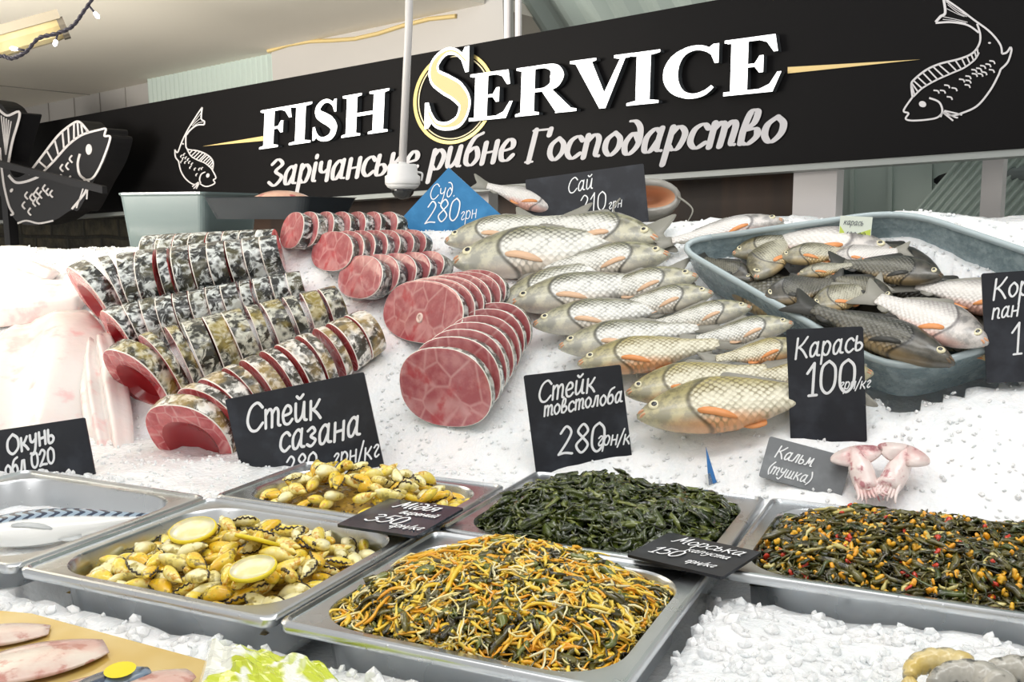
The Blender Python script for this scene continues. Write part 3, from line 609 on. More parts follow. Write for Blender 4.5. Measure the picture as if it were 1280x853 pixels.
def fish_proto(skin, fin, lip, label, cat, group, P=CARP, tailspan=.115, dorsal=True, pect=None, name='whole_fish'):
    root = empty(name, (0, 0, 0), label, cat, group)
    S = list(np.linspace(0, .1, 7)) + list(np.linspace(.13, 1, 30)); loops = []; seg = 26
    for s in S:
        t, bo, th = fish_surface(P, s); x = .5 + (P['xe'] - .5) * s; cy = (t + bo) / 2; hy = (t - bo) / 2
        if .215 < s < .25: th *= 0.975
        if .12 < s <= .215: th *= 1.03
        lp = []
        for j in range(seg):
            a = 2 * PI * j / seg; ca, sa = math.cos(a), math.sin(a)
            lp.append((x + (0.018 * (1 - (sa * sa)) if .12 < s < .23 else 0) * 0, cy + hy * math.copysign(abs(sa) ** .95, sa), th * math.copysign(abs(ca) ** .8, ca)))
        loops.append(lp)
    MB().loops(loops, 0, True, True).build('body', skin, root, True, False)
    def fin_plate(nm, outline, zf, mt, th=.003, par=root):
        n = len(outline); m = MB(); pts = spline(outline, 5, True); cx = np.mean([p[0] for p in pts]); cy = np.mean([p[1] for p in pts])
        for sg in (1, -1):
            k = len(m.v); m.v.append(V((cx, cy, zf(cx, cy) + sg * th)))
            for i, p in enumerate(pts): m.v.append(V((p[0], p[1], zf(p[0], p[1]) + sg * th * (.5 + .5 * (i % 2)))))
            for i in range(len(pts)):
                a, c2 = k + 1 + i, k + 1 + (i + 1) % len(pts); m.f.append((k, a, c2) if sg > 0 else (k, c2, a)); m.m.append(0)
        q = len(pts) + 1
        for i in range(len(pts)): j = (i + 1) % len(pts); m.f.append((1 + i, q + 1 + i, q + 1 + j, 1 + j)); m.m.append(0)
        return m.build(nm, mt, par, True, False)
    xe = P['xe']; t1 = prof(P['top'], 1)
    fin_plate('tail_fin', [(xe + .03, t1 * .9), (xe - .05, t1 + .03), (-.5, tailspan), (-.475, tailspan * .45), (-.445, 0), (-.475, -tailspan * .5), (-.495, -tailspan), (xe - .05, -t1 - .03), (xe + .03, -t1 * .9)], lambda x, y: .008 * math.sin(9 * y + 3 * x), fin)
    if dorsal:
        T = lambda x: prof(P['top'], (.5 - x) / (.5 - xe)) - .012
        fin_plate('dorsal_fin', [(.13, T(.13)), (.10, T(.1) + .052), (.02, T(.02) + .045), (-.1, T(-.1) + .036), (-.17, T(-.17) + .02), (-.17, T(-.17)), (-.02, T(-.02))], lambda x, y: .006, fin)
    B = lambda x: prof(P['bot'], (.5 - x) / (.5 - xe)) + .012
    fin_plate('pelvic_fin', [(.06, B(.06)), (.02, B(.02) - .03), (-.04, B(-.04) - .035), (-.03, B(-.03))], lambda x, y: .012, pect or fin)
    fin_plate('anal_fin', [(-.19, B(-.19)), (-.22, B(-.22) - .04), (-.28, B(-.28) - .03), (-.27, B(-.27))], lambda x, y: .006, fin)
    for sg in (1, -1):
        def zs(x, y, sg=sg):
            s = (.5 - x) / (.5 - xe); t, bo, th = fish_surface(P, s); r = (y - (t + bo) / 2) / ((t - bo) / 2)
            return sg * (th * max(0, 1 - abs(r) ** 2.2) ** .45 + .006)
        k = 1 if P is CARP else .6
        fin_plate('pectoral_fin', [(.235, -.058 * k), (.19, -.056 * k), (.12, -.078 * k), (.075, -.108 * k), (.12, -.105 * k), (.19, -.086 * k), (.23, -.074 * k)], zs, pect or fin, .0025)
        ex, ey = .5 - .10 * (.5 - xe), .010 * k; r = .026 if P is CARP else .014; ez = zs(ex, ey) - sg * .008
        lat = lambda rr, zo, hh: [[(ex + rr * math.sin(a) * math.cos(f), ey + rr * math.sin(a) * math.sin(f), ez + sg * (zo + hh * math.cos(a))) for f in np.linspace(0, 2 * PI, 17)[:-1]] for a in np.linspace(PI * .5, .02, 6)]
        e = MB().loops(lat(r, 0, .011), 0, False, True).build('eye', EYE, root, True, False)
        MB().loops(lat(r * .52, .0075, .0055), 0, False, True).build('pupil', PUPIL, e, True, False)
    th0 = prof(P['th'], .02); m = MB()
    for dy, sx in ((.006, 0), (-.013, -.006)):
        m.tube([(.488 + sx - .02 * c * c, -.004 + dy, th0 * 1.6 * c) for c in np.linspace(-1, 1, 9)], [.004, .007, .009, .0095, .0095, .0095, .009, .007, .004], 8)
    m.build('mouth', lip, root, True, False)
    return root
def fish_matrix(h, t, up, nrm, roll=0.0, hy=1.0):
    """from a snout point, a tail point and the surface; up = the side the back faces"""
    ex = (h - t); L = ex.length; ex.normalize(); ez = (nrm - ex * nrm.dot(ex)).normalized(); ey = ez.cross(ex)
    if ey.dot(up) < 0: ez = -ez; ey = -ey
    M = Matrix(((*(ex * L), 0), (*(ey * L * hy), 0), (*(ez * L), 0), (0, 0, 0, 1))).transposed(); M.translation = (h + t) / 2
    return M @ Matrix.Rotation(roll * (1 if ez.dot(nrm) > 0 else -1), 4, 'X')
PROTO = {}
def put_fish(kind, hp, tp, label, cat, group, off, roll=0.0, hy=1.0, hit_fn=None, up=None, nrm=None, lift=0.0):
    f = hit_fn or bank; h = f(*hp, off); t = f(*tp, off - lift)
    if kind not in PROTO:
        PROTO[kind] = fish_proto(*KINDS[kind][:3], label, cat, group, **(KINDS[kind][3] if len(KINDS[kind]) > 3 else {})); r = PROTO[kind]
    else: r = copy_tree(PROTO[kind])
    r.matrix_world = fish_matrix(h, t, up or SU, nrm or SN, roll, hy); tag(r, label, cat, group); return r
KINDS = {'pale': (SKIN_PALE, FIN_GREY, LIP, dict(pect=FIN_PALE)), 'gold': (SKIN_GOLD, FIN_GREY, LIP, dict(pect=FIN_ORANGE)), 'dark': (SKIN_DARK, FIN_DARK, LIP_DARK),
         'mid': (SKIN_MID, FIN_GREY, LIP, dict(pect=FIN_ORANGE)), 'rose': (SKIN_ROSE, FIN_GREY, LIP, dict(pect=FIN_ORANGE))}
CARPS = [ # kind, snout px, tail px, off, height, label
 ('pale', (556, 302), (742, 268), .030, .95, 'silver carp with a yellow-ringed eye, first of the left-facing row at the back'),
 ('pale', (824, 299), (636, 274), .030, .9, 'carp with dark-speckled back facing right in the farthest row'),
 ('pale', (566, 328), (846, 292), .034, 1.0, 'largest pale carp facing left with an orange fin behind its gill'),
 ('pale', (838, 318), (648, 338), .036, .9, 'carp facing right with reddish snout, second from the back of the right column'),
 ('pale', (618, 386), (812, 312), .034, .95, 'pale carp whose head is tucked behind the cut fish'),
 ('pale', (873, 345), (700, 372), .036, .9, 'small pale carp with orange mouth facing right beside the tub corner'),
 ('pale', (638, 380), (866, 340), .038, .9, 'slim carp facing left with a wide open eye above the orange-mouthed one'),
 ('pale', (892, 366), (738, 390), .040, .95, 'plump carp facing right, fourth from the back of the right column'),
 ('pale', (666, 406), (876, 378), .040, .88, 'carp with bright orange chin facing left beside the last steaks'),
 ('pale', (940, 384), (796, 408), .042, .9, 'olive-edged carp facing right, level with the tub rim'),
 ('pale', (698, 434), (910, 404), .042, .9, 'carp facing left with golden back and long blunt snout'),
 ('pale', (992, 404), (846, 428), .044, .95, 'carp facing right with its nose almost touching the tub'),
 ('gold', (722, 455), (936, 424), .044, .9, 'dark-headed carp facing left just above the silver carp steak board'),
 ('gold', (1012, 432), (872, 452), .046, .95, 'golden carp facing right, upper one of the pair behind the crucian board'),
 ('gold', (1092, 466), (905, 472), .046, 1.0, 'golden carp whose orange mouth shows to the right of the crucian board'),
 ('gold', (782, 492), (996, 456), .048, 1.0, 'golden scaled carp facing left, second from the front'),
 ('gold', (796, 520), (1090, 482), .050, 1.0, 'large golden carp with orange belly lying frontmost on the ice')]
for kind, hp, tp, off, hy, lab in CARPS: put_fish(kind, hp, tp, lab, 'fish', 'whole carp laid on the ice', off, 0.16, hy, lift=0.012)
# fish in the far row under the sign
put_fish('rose', (980, 276), (812, 306), 'pale silvery fish lying at the back behind the tub corner', 'fish', 'whole carp laid on the ice', .03, .1, .8)
put_fish('rose', (700, 262), (590, 226), 'pinkish pale fish with its snout between the two back price boards', 'fish', None, .02, .1, 1.1, hit_fn=lambda x, y, o: at(x, y, 2.22 - o))
# ------------------------------------------------------------ tub of live-caught fish on the right
def tubp(px, py, off): return bank(px, py, off)
tc = (TA + TB + TC + TD) / 4
def quad_loop(k, r, dn, n=7, lift=0.0):
    P = [tc + (p - tc) * k - SN * dn + V((0, 0, lift)) for p in (TA, TD, TC, TB)]; out = []
    for i in range(4):
        a, b_, c2 = P[i - 1], P[i], P[(i + 1) % 4]; e1 = (a - b_).normalized() * r; e2 = (c2 - b_).normalized() * r
        for j in range(n):
            t = j / (n - 1); out.append(b_ + e1 * (1 - t) ** 2 + e2 * t * t)
    return out
def m_tub():
    m, nt, b = newmat('grey_plastic_tub'); n = N(nt); c = n.coords()
    f = n.ramp(n.noise(c, 26, 5, 0.7), 0.42, 0.66); nt.links.new(n.mix(f, (0.22, 0.29, 0.31), (0.38, 0.46, 0.48)), b.inputs['Base Color'])
    nt.links.new(n.ramp(n.noise(c, 60, 3), 0.3, 0.7, 0.12, 0.45), b.inputs['Roughness']); b.inputs['Coat Weight'].default_value = 0.4
    nt.links.new(n.bump(n.voro(c, 120), 0.35, 0.004), b.inputs['Normal']); return m
TUB = m_tub(); TUBRIM = mat('tub_rim', (0.42, 0.50, 0.52), 0.25, coat=0.5)
tub = empty('fish_tub', tc - SN * .07, 'large grey plastic tub full of fish on the right', 'tub')
MB().loops([quad_loop(.93, .05, .066), quad_loop(.965, .06, .02), quad_loop(1.0, .07, .0)][::-1] + [], 0).build('wall', TUB, tub, True)
m = MB().loops([quad_loop(.93, .05, .066), quad_loop(.90, .05, .068)], 0, False, True); m.build('bottom', TUB, tub, True)
m = MB(); L0 = quad_loop(1.0, .07, 0); m.tube(L0 + [L0[0]], .0055, 8).build('rim', TUBRIM, tub, True)
m = MB().loops([quad_loop(1.012, .07, .002), quad_loop(.98, .06, .03), quad_loop(.945, .05, .068)], 0); m.build('outer_wall', TUB, tub, True)
tubhit = lambda px, py, off: bank(px, py, off)
TF = [ # kind, head, tail, off, hy, label  (dark mass below first)
 ('dark', (905, 340), (1070, 430), .002, 1.1, 'dark fish at the bottom of the tub under the left heads'),
 ('dark', (1120, 402), (960, 345), .002, 1.3, 'dark fish half buried in the middle of the tub'),
 ('dark', (1270, 425), (1060, 392), .002, 1.2, 'dark fish half buried at the front of the tub'),
 ('dark', (1250, 400), (1070, 340), .000, 1.3, 'dark fish half buried at the right of the tub'),
 ('dark', (1180, 352), (1010, 300), .000, 1.3, 'dark fish lying under the pale ones at the back of the tub'),
 ('dark', (1165, 455), (1000, 385), .010, 1.0, 'dark bronze fish against the front wall of the tub'),
 ('rose', (1120, 316), (900, 292), .022, .9, 'pale rosy fish lying along the back wall of the tub'),
 ('mid', (915, 318), (1040, 290), .024, 1.2, 'small yellow-bellied fish by the left back corner of the tub'),
 ('mid', (944, 350), (990, 280), .030, 1.5, 'bronze fish with head down in the left corner of the tub'),
 ('dark', (942, 352), (868, 318), .022, 1.2, 'dark small fish with orange mouth against the left rim of the tub'),
 ('mid', (974, 322), (1090, 310), .034, 1.2, 'scaled bronze fish facing left in the middle of the tub pile'),
 ('rose', (1036, 324), (1140, 312), .036, 1.3, 'pink-flanked fish facing left under the small price card'),
 ('dark', (1180, 346), (1030, 326), .046, 1.15, 'dark grey scaled fish facing right on top of the tub pile'),
 ('mid', (996, 344), (1080, 328), .048, 1.0, 'small yellow fish with its belly up on the tub pile'),
 ('dark', (955, 372), (1060, 348), .046, 1.7, 'round grey head of a fish facing left at the tub front'),
 ('mid', (1014, 384), (1110, 352), .050, 1.6, 'orange-cheeked bronze head of a fish beside the grey head'),
 ('dark', (1118, 376), (1015, 340), .044, 1.3, 'dark scaled fish facing right above the bronze head'),
 ('rose', (1310, 388), (1115, 350), .034, 1.1, 'pink and white fish on the right side of the tub'),
 ('dark', (1194, 454), (985, 374), .056, .85, 'long nearly black fish stretched towards the front corner of the tub'),
 ('rose', (1236, 430), (1072, 362), .062, 1.25, 'silver fish with orange-red throat on top at the front of the tub'),
 ('mid', (1285, 446), (1170, 428), .03, 1.2, 'bronze fish behind the price board at the right edge')]
for kind, hp, tp, off, hy, lab in TF: put_fish(kind, hp, tp, lab, 'fish', 'fish heaped in the grey tub', off, 0.1, hy)
# pale card clipped inside the tub
c4 = [bank(x, y, .03) for x, y in ((1051, 270), (1089, 273), (1091, 305), (1055, 303))]
cc = sum(c4, V((0, 0, 0))) / 4 - EV * 0.03 + V((0, 0, .0)); s = (c4[1] - c4[0]).length
Mc = board_axes(cc, -0.05, -0.35, 0.1)
pr = empty('price_card', cc, 'small pale green and white price card on the back wall of the tub', 'price sign')
MB().prism([Mc @ V((x, y, -.001)) for x, y in ((-s * .5, -s * .42), (s * .5, -s * .42), (s * .5, s * .45), (-s * .5, s * .45))], Mc.to_3x3() @ V((0, 0, .001))).build('card', mat('card_white', (0.72, 0.78, 0.68), .5), pr)
lime = mat('card_lime', (0.55, 0.66, 0.10), .5)
MB().prism([Mc @ V((x, y, .0002)) for x, y in ((-s * .48, -s * .2), (-s * .1, -s * .4), (-s * .48, s * .12))], Mc.to_3x3() @ V((0, 0, .0002))).prism([Mc @ V((x, y, .0002)) for x, y in ((s * .48, s * .05), (s * .05, -s * .12), (s * .48, -s * .25))], Mc.to_3x3() @ V((0, 0, .0002))).build('lime_print', lime, pr)
plate_text([('карась', -s * .38, s * .16, s * .13, .13, .2, 0), ('120.00', -s * .3, -s * .28, s * .14, .12, .2, 0)], Mc, mat('ink', (.06, .07, .1), .6), pr, ex=.0009)

# ------------------------------------------------------------ fish cut into steaks
def section(k, n=40):
    """cut outline: rounded back, flatter belly; y across, z up, unit half-width"""
    out = []
    for j in range(n):
        a = 2 * PI * j / n; ca, sa = math.cos(a), math.sin(a)
        y = math.copysign(abs(ca) ** .85, ca); z = math.copysign(abs(sa) ** .9, sa) * (1.0 if sa > 0 else .86)
        out.append((y * k, z * k))
    return out
def cut_fish(label, hp, tp, rh, rt, n, skin, flesh, hz=1.0, wide=1.0, face=None, up=None, cavity=False, gap=.06, off=None, open_first=.0, bulge=0.0, bone=False, lean=0.0, arch=0.0, seed=0, wide_at=(), group='scored and sliced fish on the ice', name='sliced_fish', thick=None):
    rnd = random.Random(seed); d0 = bank(*hp, .05); s = (d0 - CAM).dot(V((0, math.cos(PITCH), -math.sin(PITCH)))) / F
    o = off if off is not None else rh * s * .8
    A = bank(*hp, o); B = bank(*tp, rt * s * .8); ax = (B - A); L = ax.length; ax.normalize()
    fn = (face or (ax + V((0.0, .12, 0)))).normalized()            # normal of the cuts, pointing away from the cut face that shows
    upv = (up or SN); upv = (upv - fn * upv.dot(fn)).normalized(); side = upv.cross(fn)
    root = empty(name, A, label, 'fish', group)
    pitch = L / n
    for i in range(n):
        t0 = i / n; tc_ = t0 + .5 / n; r0 = (rh + (rt - rh) * t0 ** 1.15) * s; r1 = (rh + (rt - rh) * ((i + 1) / n) ** 1.15) * s
        th = (.62 if i in wide_at else 1) * (thick or pitch) * (1 - gap * (rnd.uniform(.5, 1.5) if face is not None else rnd.choice((.2, .2, .5, 2.2)))); Mi = Matrix(((*fn, 0), (*side, 0), (*upv, 0), (0, 0, 0, 1))).transposed()
        Mi = Mi @ Matrix.Rotation(lean + rnd.uniform(-.03, .03) - (open_first if i == 0 else (open_first * .5 if i == 1 and open_first else 0)), 4, 'Y') @ Matrix.Rotation(rnd.uniform(-.04, .04) + (.55 if cavity and i == 0 else .3 if cavity and i == 1 else .12 if cavity and i == 2 else 0), 4, 'Z')
        c_ = ax * (L * tc_) + upv * (arch * s * math.sin(PI * tc_)) - (ax * pitch * .22 if i == 0 and open_first else V((0, 0, 0))) - SN * (o - (r0 * .8)) * 0
        Mi.translation = c_
        lp = []; mm = []
        def ring(x, k, rr, dz=0.0): return [(x, y * wide * rr, z * hz * rr + dz) for y, z in section(k)]
        h = th / 2
        if cavity and i == 0:
            lp += [ring(-h + h * 1.2, .10, r0, -.25 * r0), ring(-h + h * .9, .50, r0, -.22 * r0), ring(-h - bulge * .4, .66, r0, -.14 * r0)]; mm += [2, 2, 1]
        else: lp += [ring(-h - bulge * r0, .04, r0), ring(-h - bulge * r0 * .75, .5, r0)]; mm += [1, 1]
        lp += [ring(-h - bulge * r0 * .3, .92, r0), ring(-h, .975, r0), ring(-h + .06 * th, .99, r0), ring(-h * .4, 1.0, r0 * .7 + r1 * .3), ring(h * .4, 1.0, r0 * .3 + r1 * .7), ring(h - .06 * th, .99, r1), ring(h, .975, r1)]; mm += [1, 3, 0, 0, 0, 0, 1]
        lp += [ring(h, .5, r1), ring(h, .04, r1)]; mm += [1, 1]
        mb = MB().loops(lp, mm, True, True); st = mb.build('steak', [skin, flesh, GUT, FAT], root, True, False); st.matrix_local = Mi
        e = st.modifiers.new('split', 'EDGE_SPLIT'); e.split_angle = math.radians(50)
        if bone and i == 0:
            q = MB(); rr = r0 * .11
            q.tube([(-h - bulge * r0 - .0008, rr * math.cos(a), -.12 * r0 + rr * math.sin(a)) for a in np.linspace(0, 2 * PI, 17)], rr * .33, 8, cap=False)
            q.tube([(-h - bulge * r0 + .001, 0, -.12 * r0), (-h - bulge * r0 - .0006, 0, -.12 * r0)], rr * .8, 12); q.build('backbone', BONE, st, True, False)
    return root
cut_fish('dark mottled carp scored across, behind the two in front and mostly hidden', (185, 322), (345, 302), 27, 15, 8, CSKIN[0], FLESH_RED, seed=1)
cut_fish('large dark mottled scored carp, farthest of the four with open red bellies', (118, 372), (352, 318), 48, 24, 11, CSKIN[0], FLESH_RED, hz=1.0, cavity=True, open_first=.07, wide_at=(1, 4), seed=2)
cut_fish('grey scored carp with evenly spaced cuts, second of the four from the back', (146, 418), (380, 355), 36, 17, 12, CSKIN[0], FLESH_RED, cavity=True, gap=.05, wide_at=(8,), seed=3)
cut_fish('dark scored carp with a wide red first cut and yellowish tail, third from the back', (172, 472), (428, 378), 51, 23, 11, CSKIN[1], FLESH_RED, cavity=True, open_first=.09, wide_at=(1, 2, 6, 8), seed=4)
cut_fish('pale gold scored carp nearest the front, behind the wide price board', (236, 546), (466, 414), 58, 32, 11, CSKIN[2], FLESH_RED, cavity=True, open_first=.05, gap=.10, wide_at=(1, 3, 5, 7, 8), seed=5)
vf = (V((0.45, 1, 0)).normalized() - V((0, 0, .25))).normalized()
def fdir(x, y, z): return V((x, y, z)).normalized()
GB = 'stacks of pink fish steaks'
cut_fish('pink steak stack with dark skin, farthest back on the left', (362, 292), (500, 284), 27, 18, 7, CSKIN[0], FLESH_PINK, wide=1.5, hz=.95, face=fdir(.85, .53, -.12), up=V((0, 0, 1)), gap=.2, lean=.12, seed=6, group=GB, name='steak_stack')
cut_fish('flat pink steak stack, second from the back, with two dark bone spots', (412, 318), (524, 306), 30, 19, 7, CSKIN[3], FLESH_PINK, wide=1.85, hz=.92, face=fdir(.8, .6, -.14), up=V((0, 0, 1)), gap=.22, lean=.1, seed=7, group=GB, name='steak_stack')
cut_fish('pink steak stack with swollen rounded muscle, third from the back', (446, 352), (552, 333), 32, 18, 5, CSKIN[3], FLESH_PINK, wide=1.9, hz=.95, face=fdir(.8, .6, -.14), up=V((0, 0, 1)), gap=.22, lean=.1, bulge=.08, seed=8, group=GB, name='steak_stack')
cut_fish('large oval pink steak stack with a round backbone in the middle of its face', (524, 396), (606, 364), 45, 28, 6, CSKIN[3], FLESH_PINK, wide=2.0, hz=.95, face=fdir(.76, .65, -.12), up=V((0, 0, 1)), gap=.22, lean=.1, bone=True, seed=9, group=GB, name='steak_stack')
cut_fish('front steak stack with silver-grey skin curving up to the right', (556, 490), (632, 408), 56, 36, 7, CSKIN[4], FLESH_PINK, wide=1.25, hz=1.0, face=fdir(.5, .82, .05), up=V((0, 0.1, 1)), gap=.30, lean=.0, open_first=.1, seed=10, group=GB, name='steak_stack')
# the loose last steak is part of the heap in front; catfish with an open mouth behind the carp
cf = empty('catfish', at(812, 262, 2.16), 'grey catfish with a wide open mouth behind the top row of carp', 'fish')
c_ = at(812, 246, 2.16); fx = V((.1, -1, .12)).normalized(); sx = V((0, 0, 1)).cross(fx).normalized(); ux = fx.cross(sx); sx = -sx
def ell(k, rw, rh_, dz=0): return [c_ - fx * k + sx * (rw * math.cos(a)) + ux * (rh_ * math.sin(a) + dz) for a in np.linspace(0, 2 * PI, 25)[:-1]]
MB().loops([ell(.05, .03, .012), ell(.02, .045, .018), ell(.0, .056, .024), ell(-.006, .064, .032), ell(.01, .072, .042), ell(.06, .078, .05), ell(.13, .07, .05), ell(.3, .05, .045), ell(.5, .02, .03)], [1, 1, 0, 0, 0, 0, 0, 0, 0], True, True).build('body', [SKIN_CAT, LIP], cf, True)
for sg in (1, -1):
    MB().tube(spline([c_ + sx * (sg * .06) + fx * .004, c_ + sx * (sg * .085) + fx * .03 - ux * .03, c_ + sx * (sg * .07) + fx * .04 - ux * .06], 6), np.linspace(.003, .0008, 13), 6).build('whisker', FIN_GREY, cf, True)

# ------------------------------------------------------------ white fillets on the left
def fillet(label, a, b_, wpx, off, th, curl, seed):
    """a slab of fillet from pixel a (thick end) to pixel b_, lying on the ice"""
    A = bank(*a, off); B = bank(*b_, off); ax = B - A; L = ax.length; ax.normalize(); sd = SN.cross(ax).normalized(); s = (A - CAM).length / F; m = MB(); W = wpx * s; nl, nw = 26, 18; top = []; bot = []
    for i in range(nl):
        t = i / (nl - 1); wd = W * (.35 + .65 * math.sin(PI * (.12 + .80 * t)) ** .7) / 2
        for j in range(nw):
            q = j / (nw - 1) * 2 - 1; p = A + ax * (L * t) + sd * (wd * q)
            dome = (1 - abs(q) ** 2.6) * math.sin(PI * (.06 + .88 * t)) ** .5; h = th * dome * (1 + .18 * math.sin(q * 9 + seed)) - .010 * math.exp(-(q * 9) ** 2)
            h += .0016 * math.sin(t * 95 + abs(q) * 10) * (1 - abs(q)) + curl * q * q + .004 * noise.noise(V((t * 5, q * 3, seed)))
            top.append(p + SN * h); bot.append(p + SN * (curl * q * q - .004))
    m.v = top + bot; n0 = nl * nw
    for i in range(nl - 1):
        for j in range(nw - 1):
            k = i * nw + j; m.f += [(k, k + nw, k + nw + 1, k + 1), (n0 + k, n0 + k + 1, n0 + k + nw + 1, n0 + k + nw)]; m.m += [0, 0]
    rim_ = [j for j in range(nw)] + [i * nw + nw - 1 for i in range(1, nl)] + [(nl - 1) * nw + j for j in range(nw - 2, -1, -1)] + [i * nw for i in range(nl - 2, 0, -1)]
    for i in range(len(rim_)): p, q = rim_[i], rim_[(i + 1) % len(rim_)]; m.f.append((p, q, n0 + q, n0 + p)); m.m.append(0)
    o = m.build('fish_fillet', FILLET, None, True); tag(o, label, 'fish fillet', 'white fish fillets on the left'); return o
fillet('small crumpled pink-white fillet at the top left of the fillets', (60, 352), (-40, 332), 52, .012, .03, .0, 1)
fillet('pink-striped white fillet at the left edge above the large one', (110, 372), (-70, 392), 72, .014, .045, .0, 2)
fillet('large white fillet with fine ribbed flesh behind the left price board', (40, 414), (14, 612), 190, .016, .06, .0, 3)
fillet('narrow pink fillet beside the cut open carp', (122, 428), (150, 600), 52, .022, .035, .01, 4)

# ------------------------------------------------------------ squid by the grey board and the small blue card
SQ = m_noise('pink_squid_skin', [(0.88, 0.76, 0.72), (0.80, 0.50, 0.48), (0.50, 0.20, 0.22)], 28, .25, 4, .4, .2, 70, .4, .7)
def squid(label, a, b_, r, seed):
    A, B = bank(*a, .02), bank(*b_, .02); ax = B - A; L = ax.length; ax.normalize(); sd = SN.cross(ax).normalized(); root = empty('squid', A, label, 'squid', 'squid on the ice')
    P = [A + ax * (L * t) + SN * (.006 * math.sin(4 * t + seed)) for t in np.linspace(0, 1, 12)]
    MB().tube(P, [r * k for k in (.12, .35, .55, .72, .85, .95, 1, 1, .98, .95, .9, .8)], 16).build('mantle', SQ, root, True)
    for sg in (1, -1):
        f = [A + ax * (L * t) + sd * (sg * w_) + SN * .006 for t, w_ in ((.02, 0), (.1, r * 1.5), (.25, r * 2.1), (.4, r * 1.4), (.45, r * .6), (.2, .2 * r))]
        MB().prism(spline(f, 4, True) and [V(p) for p in spline(f, 4, True)], SN * .004).build('fin', SQ, root, True)
    m = MB()
    for k in range(8):
        e = B + sd * (r * (k - 3.5) * .22); m.tube(spline([e - ax * .01, e + ax * L * .12 + sd * r * .05 * (k - 3.5), e + ax * L * .25 + sd * r * .12 * (k - 3.5) + SN * .006 * math.sin(k * 2 + seed)], 4), np.linspace(r * .2, r * .05, 9), 6)
    m.build('tentacles', SQ, root, True)
squid('pink squid left of the pair behind the wide pan', (1066, 563), (1086, 612), .016, 1)
squid('pink squid right of the pair behind the wide pan', (1136, 562), (1108, 610), .016, 2)
bc = at(884, 588, 1.335); Mb = board_axes(bc, 0.35, 0.1, .2)
o = empty('plastic_pick', bc, 'small blue and white plastic pick standing in the plain seaweed pan', 'price pick')
MB().prism([Mb @ V(p) for p in ((-.006, -.02, 0), (.006, -.02, 0), (.010, .03, 0))], Mb.to_3x3() @ V((0, 0, .0012))).build('blade', mat('pick_blue', (.05, .2, .5), .35), o)
MB().prism([Mb @ V(p) for p in ((-.010, -.05, 0), (-.002, -.05, 0), (.002, -.005, 0), (-.006, -.005, 0))], Mb.to_3x3() @ V((0, 0, .0012))).build('stem', mat('pick_white', (.75, .76, .74), .35), o)
# ------------------------------------------------------------ mackerel in the left pan
def m_mack():
    m, nt, b = newmat('mackerel_skin'); n = N(nt); c = n.coords(); x, y, z = n.sep(c)
    st = n.math('SINE', n.math('ADD', n.math('MULTIPLY', x, 120.0), n.math('MULTIPLY', n.math('SINE', n.math('MULTIPLY', y, 130.0)), 1.6)))
    back = n.mix(n.ramp(st, -.1, .35), (0.32, 0.42, 0.52), (0.012, 0.03, 0.07))
    col = n.mix(n.ramp(y, -.022, -.006), (0.93, 0.93, 0.90), back); col = n.mix(n.ramp(x, .36, .42), col, (0.2, 0.24, 0.26))
    nt.links.new(col, b.inputs['Base Color']); b.inputs['Roughness'].default_value = .18; b.inputs['Coat Weight'].default_value = .5; return m
MSKIN = m_mack()
mk = fish_proto(MSKIN, mat('mackerel_fin', (.62, .64, .64), .35), LIP_DARK, 'whole mackerel with blue striped back lying in the far left pan', 'fish', None, P=MACK, tailspan=.07, dorsal=False)
hp_, tp_ = flat(-70, 672, RIM - .008), flat(232, 640, RIM - .012)
mk.matrix_world = fish_matrix(hp_, tp_, EV, V((0, -.25, 1)).normalized(), .1, 1.25)
m = MB(); u0, u1, v0, v1 = PANS['mackerel']; gl = 26
hv = lambda a, c_: RIM - .040 + .012 * math.sin(PI * a) * math.sin(PI * c_) + .005 * noise.noise(V((a * 9, c_ * 9, 3)))
for j in range(gl):
    for i in range(gl): a, c_ = i / (gl - 1), j / (gl - 1); m.v.append(G(u0 + .024 + (u1 - u0 - .048) * a, v0 + .024 + (v1 - v0 - .048) * c_, hv(a, c_)))
m.f = [(j * gl + i, j * gl + i + 1, (j + 1) * gl + i + 1, (j + 1) * gl + i) for j in range(gl - 1) for i in range(gl - 1)]; m.m = [0] * len(m.f)
tag(m.build('crushed_ice', ICE, None, True), 'white ice under the mackerel in the far left pan', 'ice', kind='stuff')

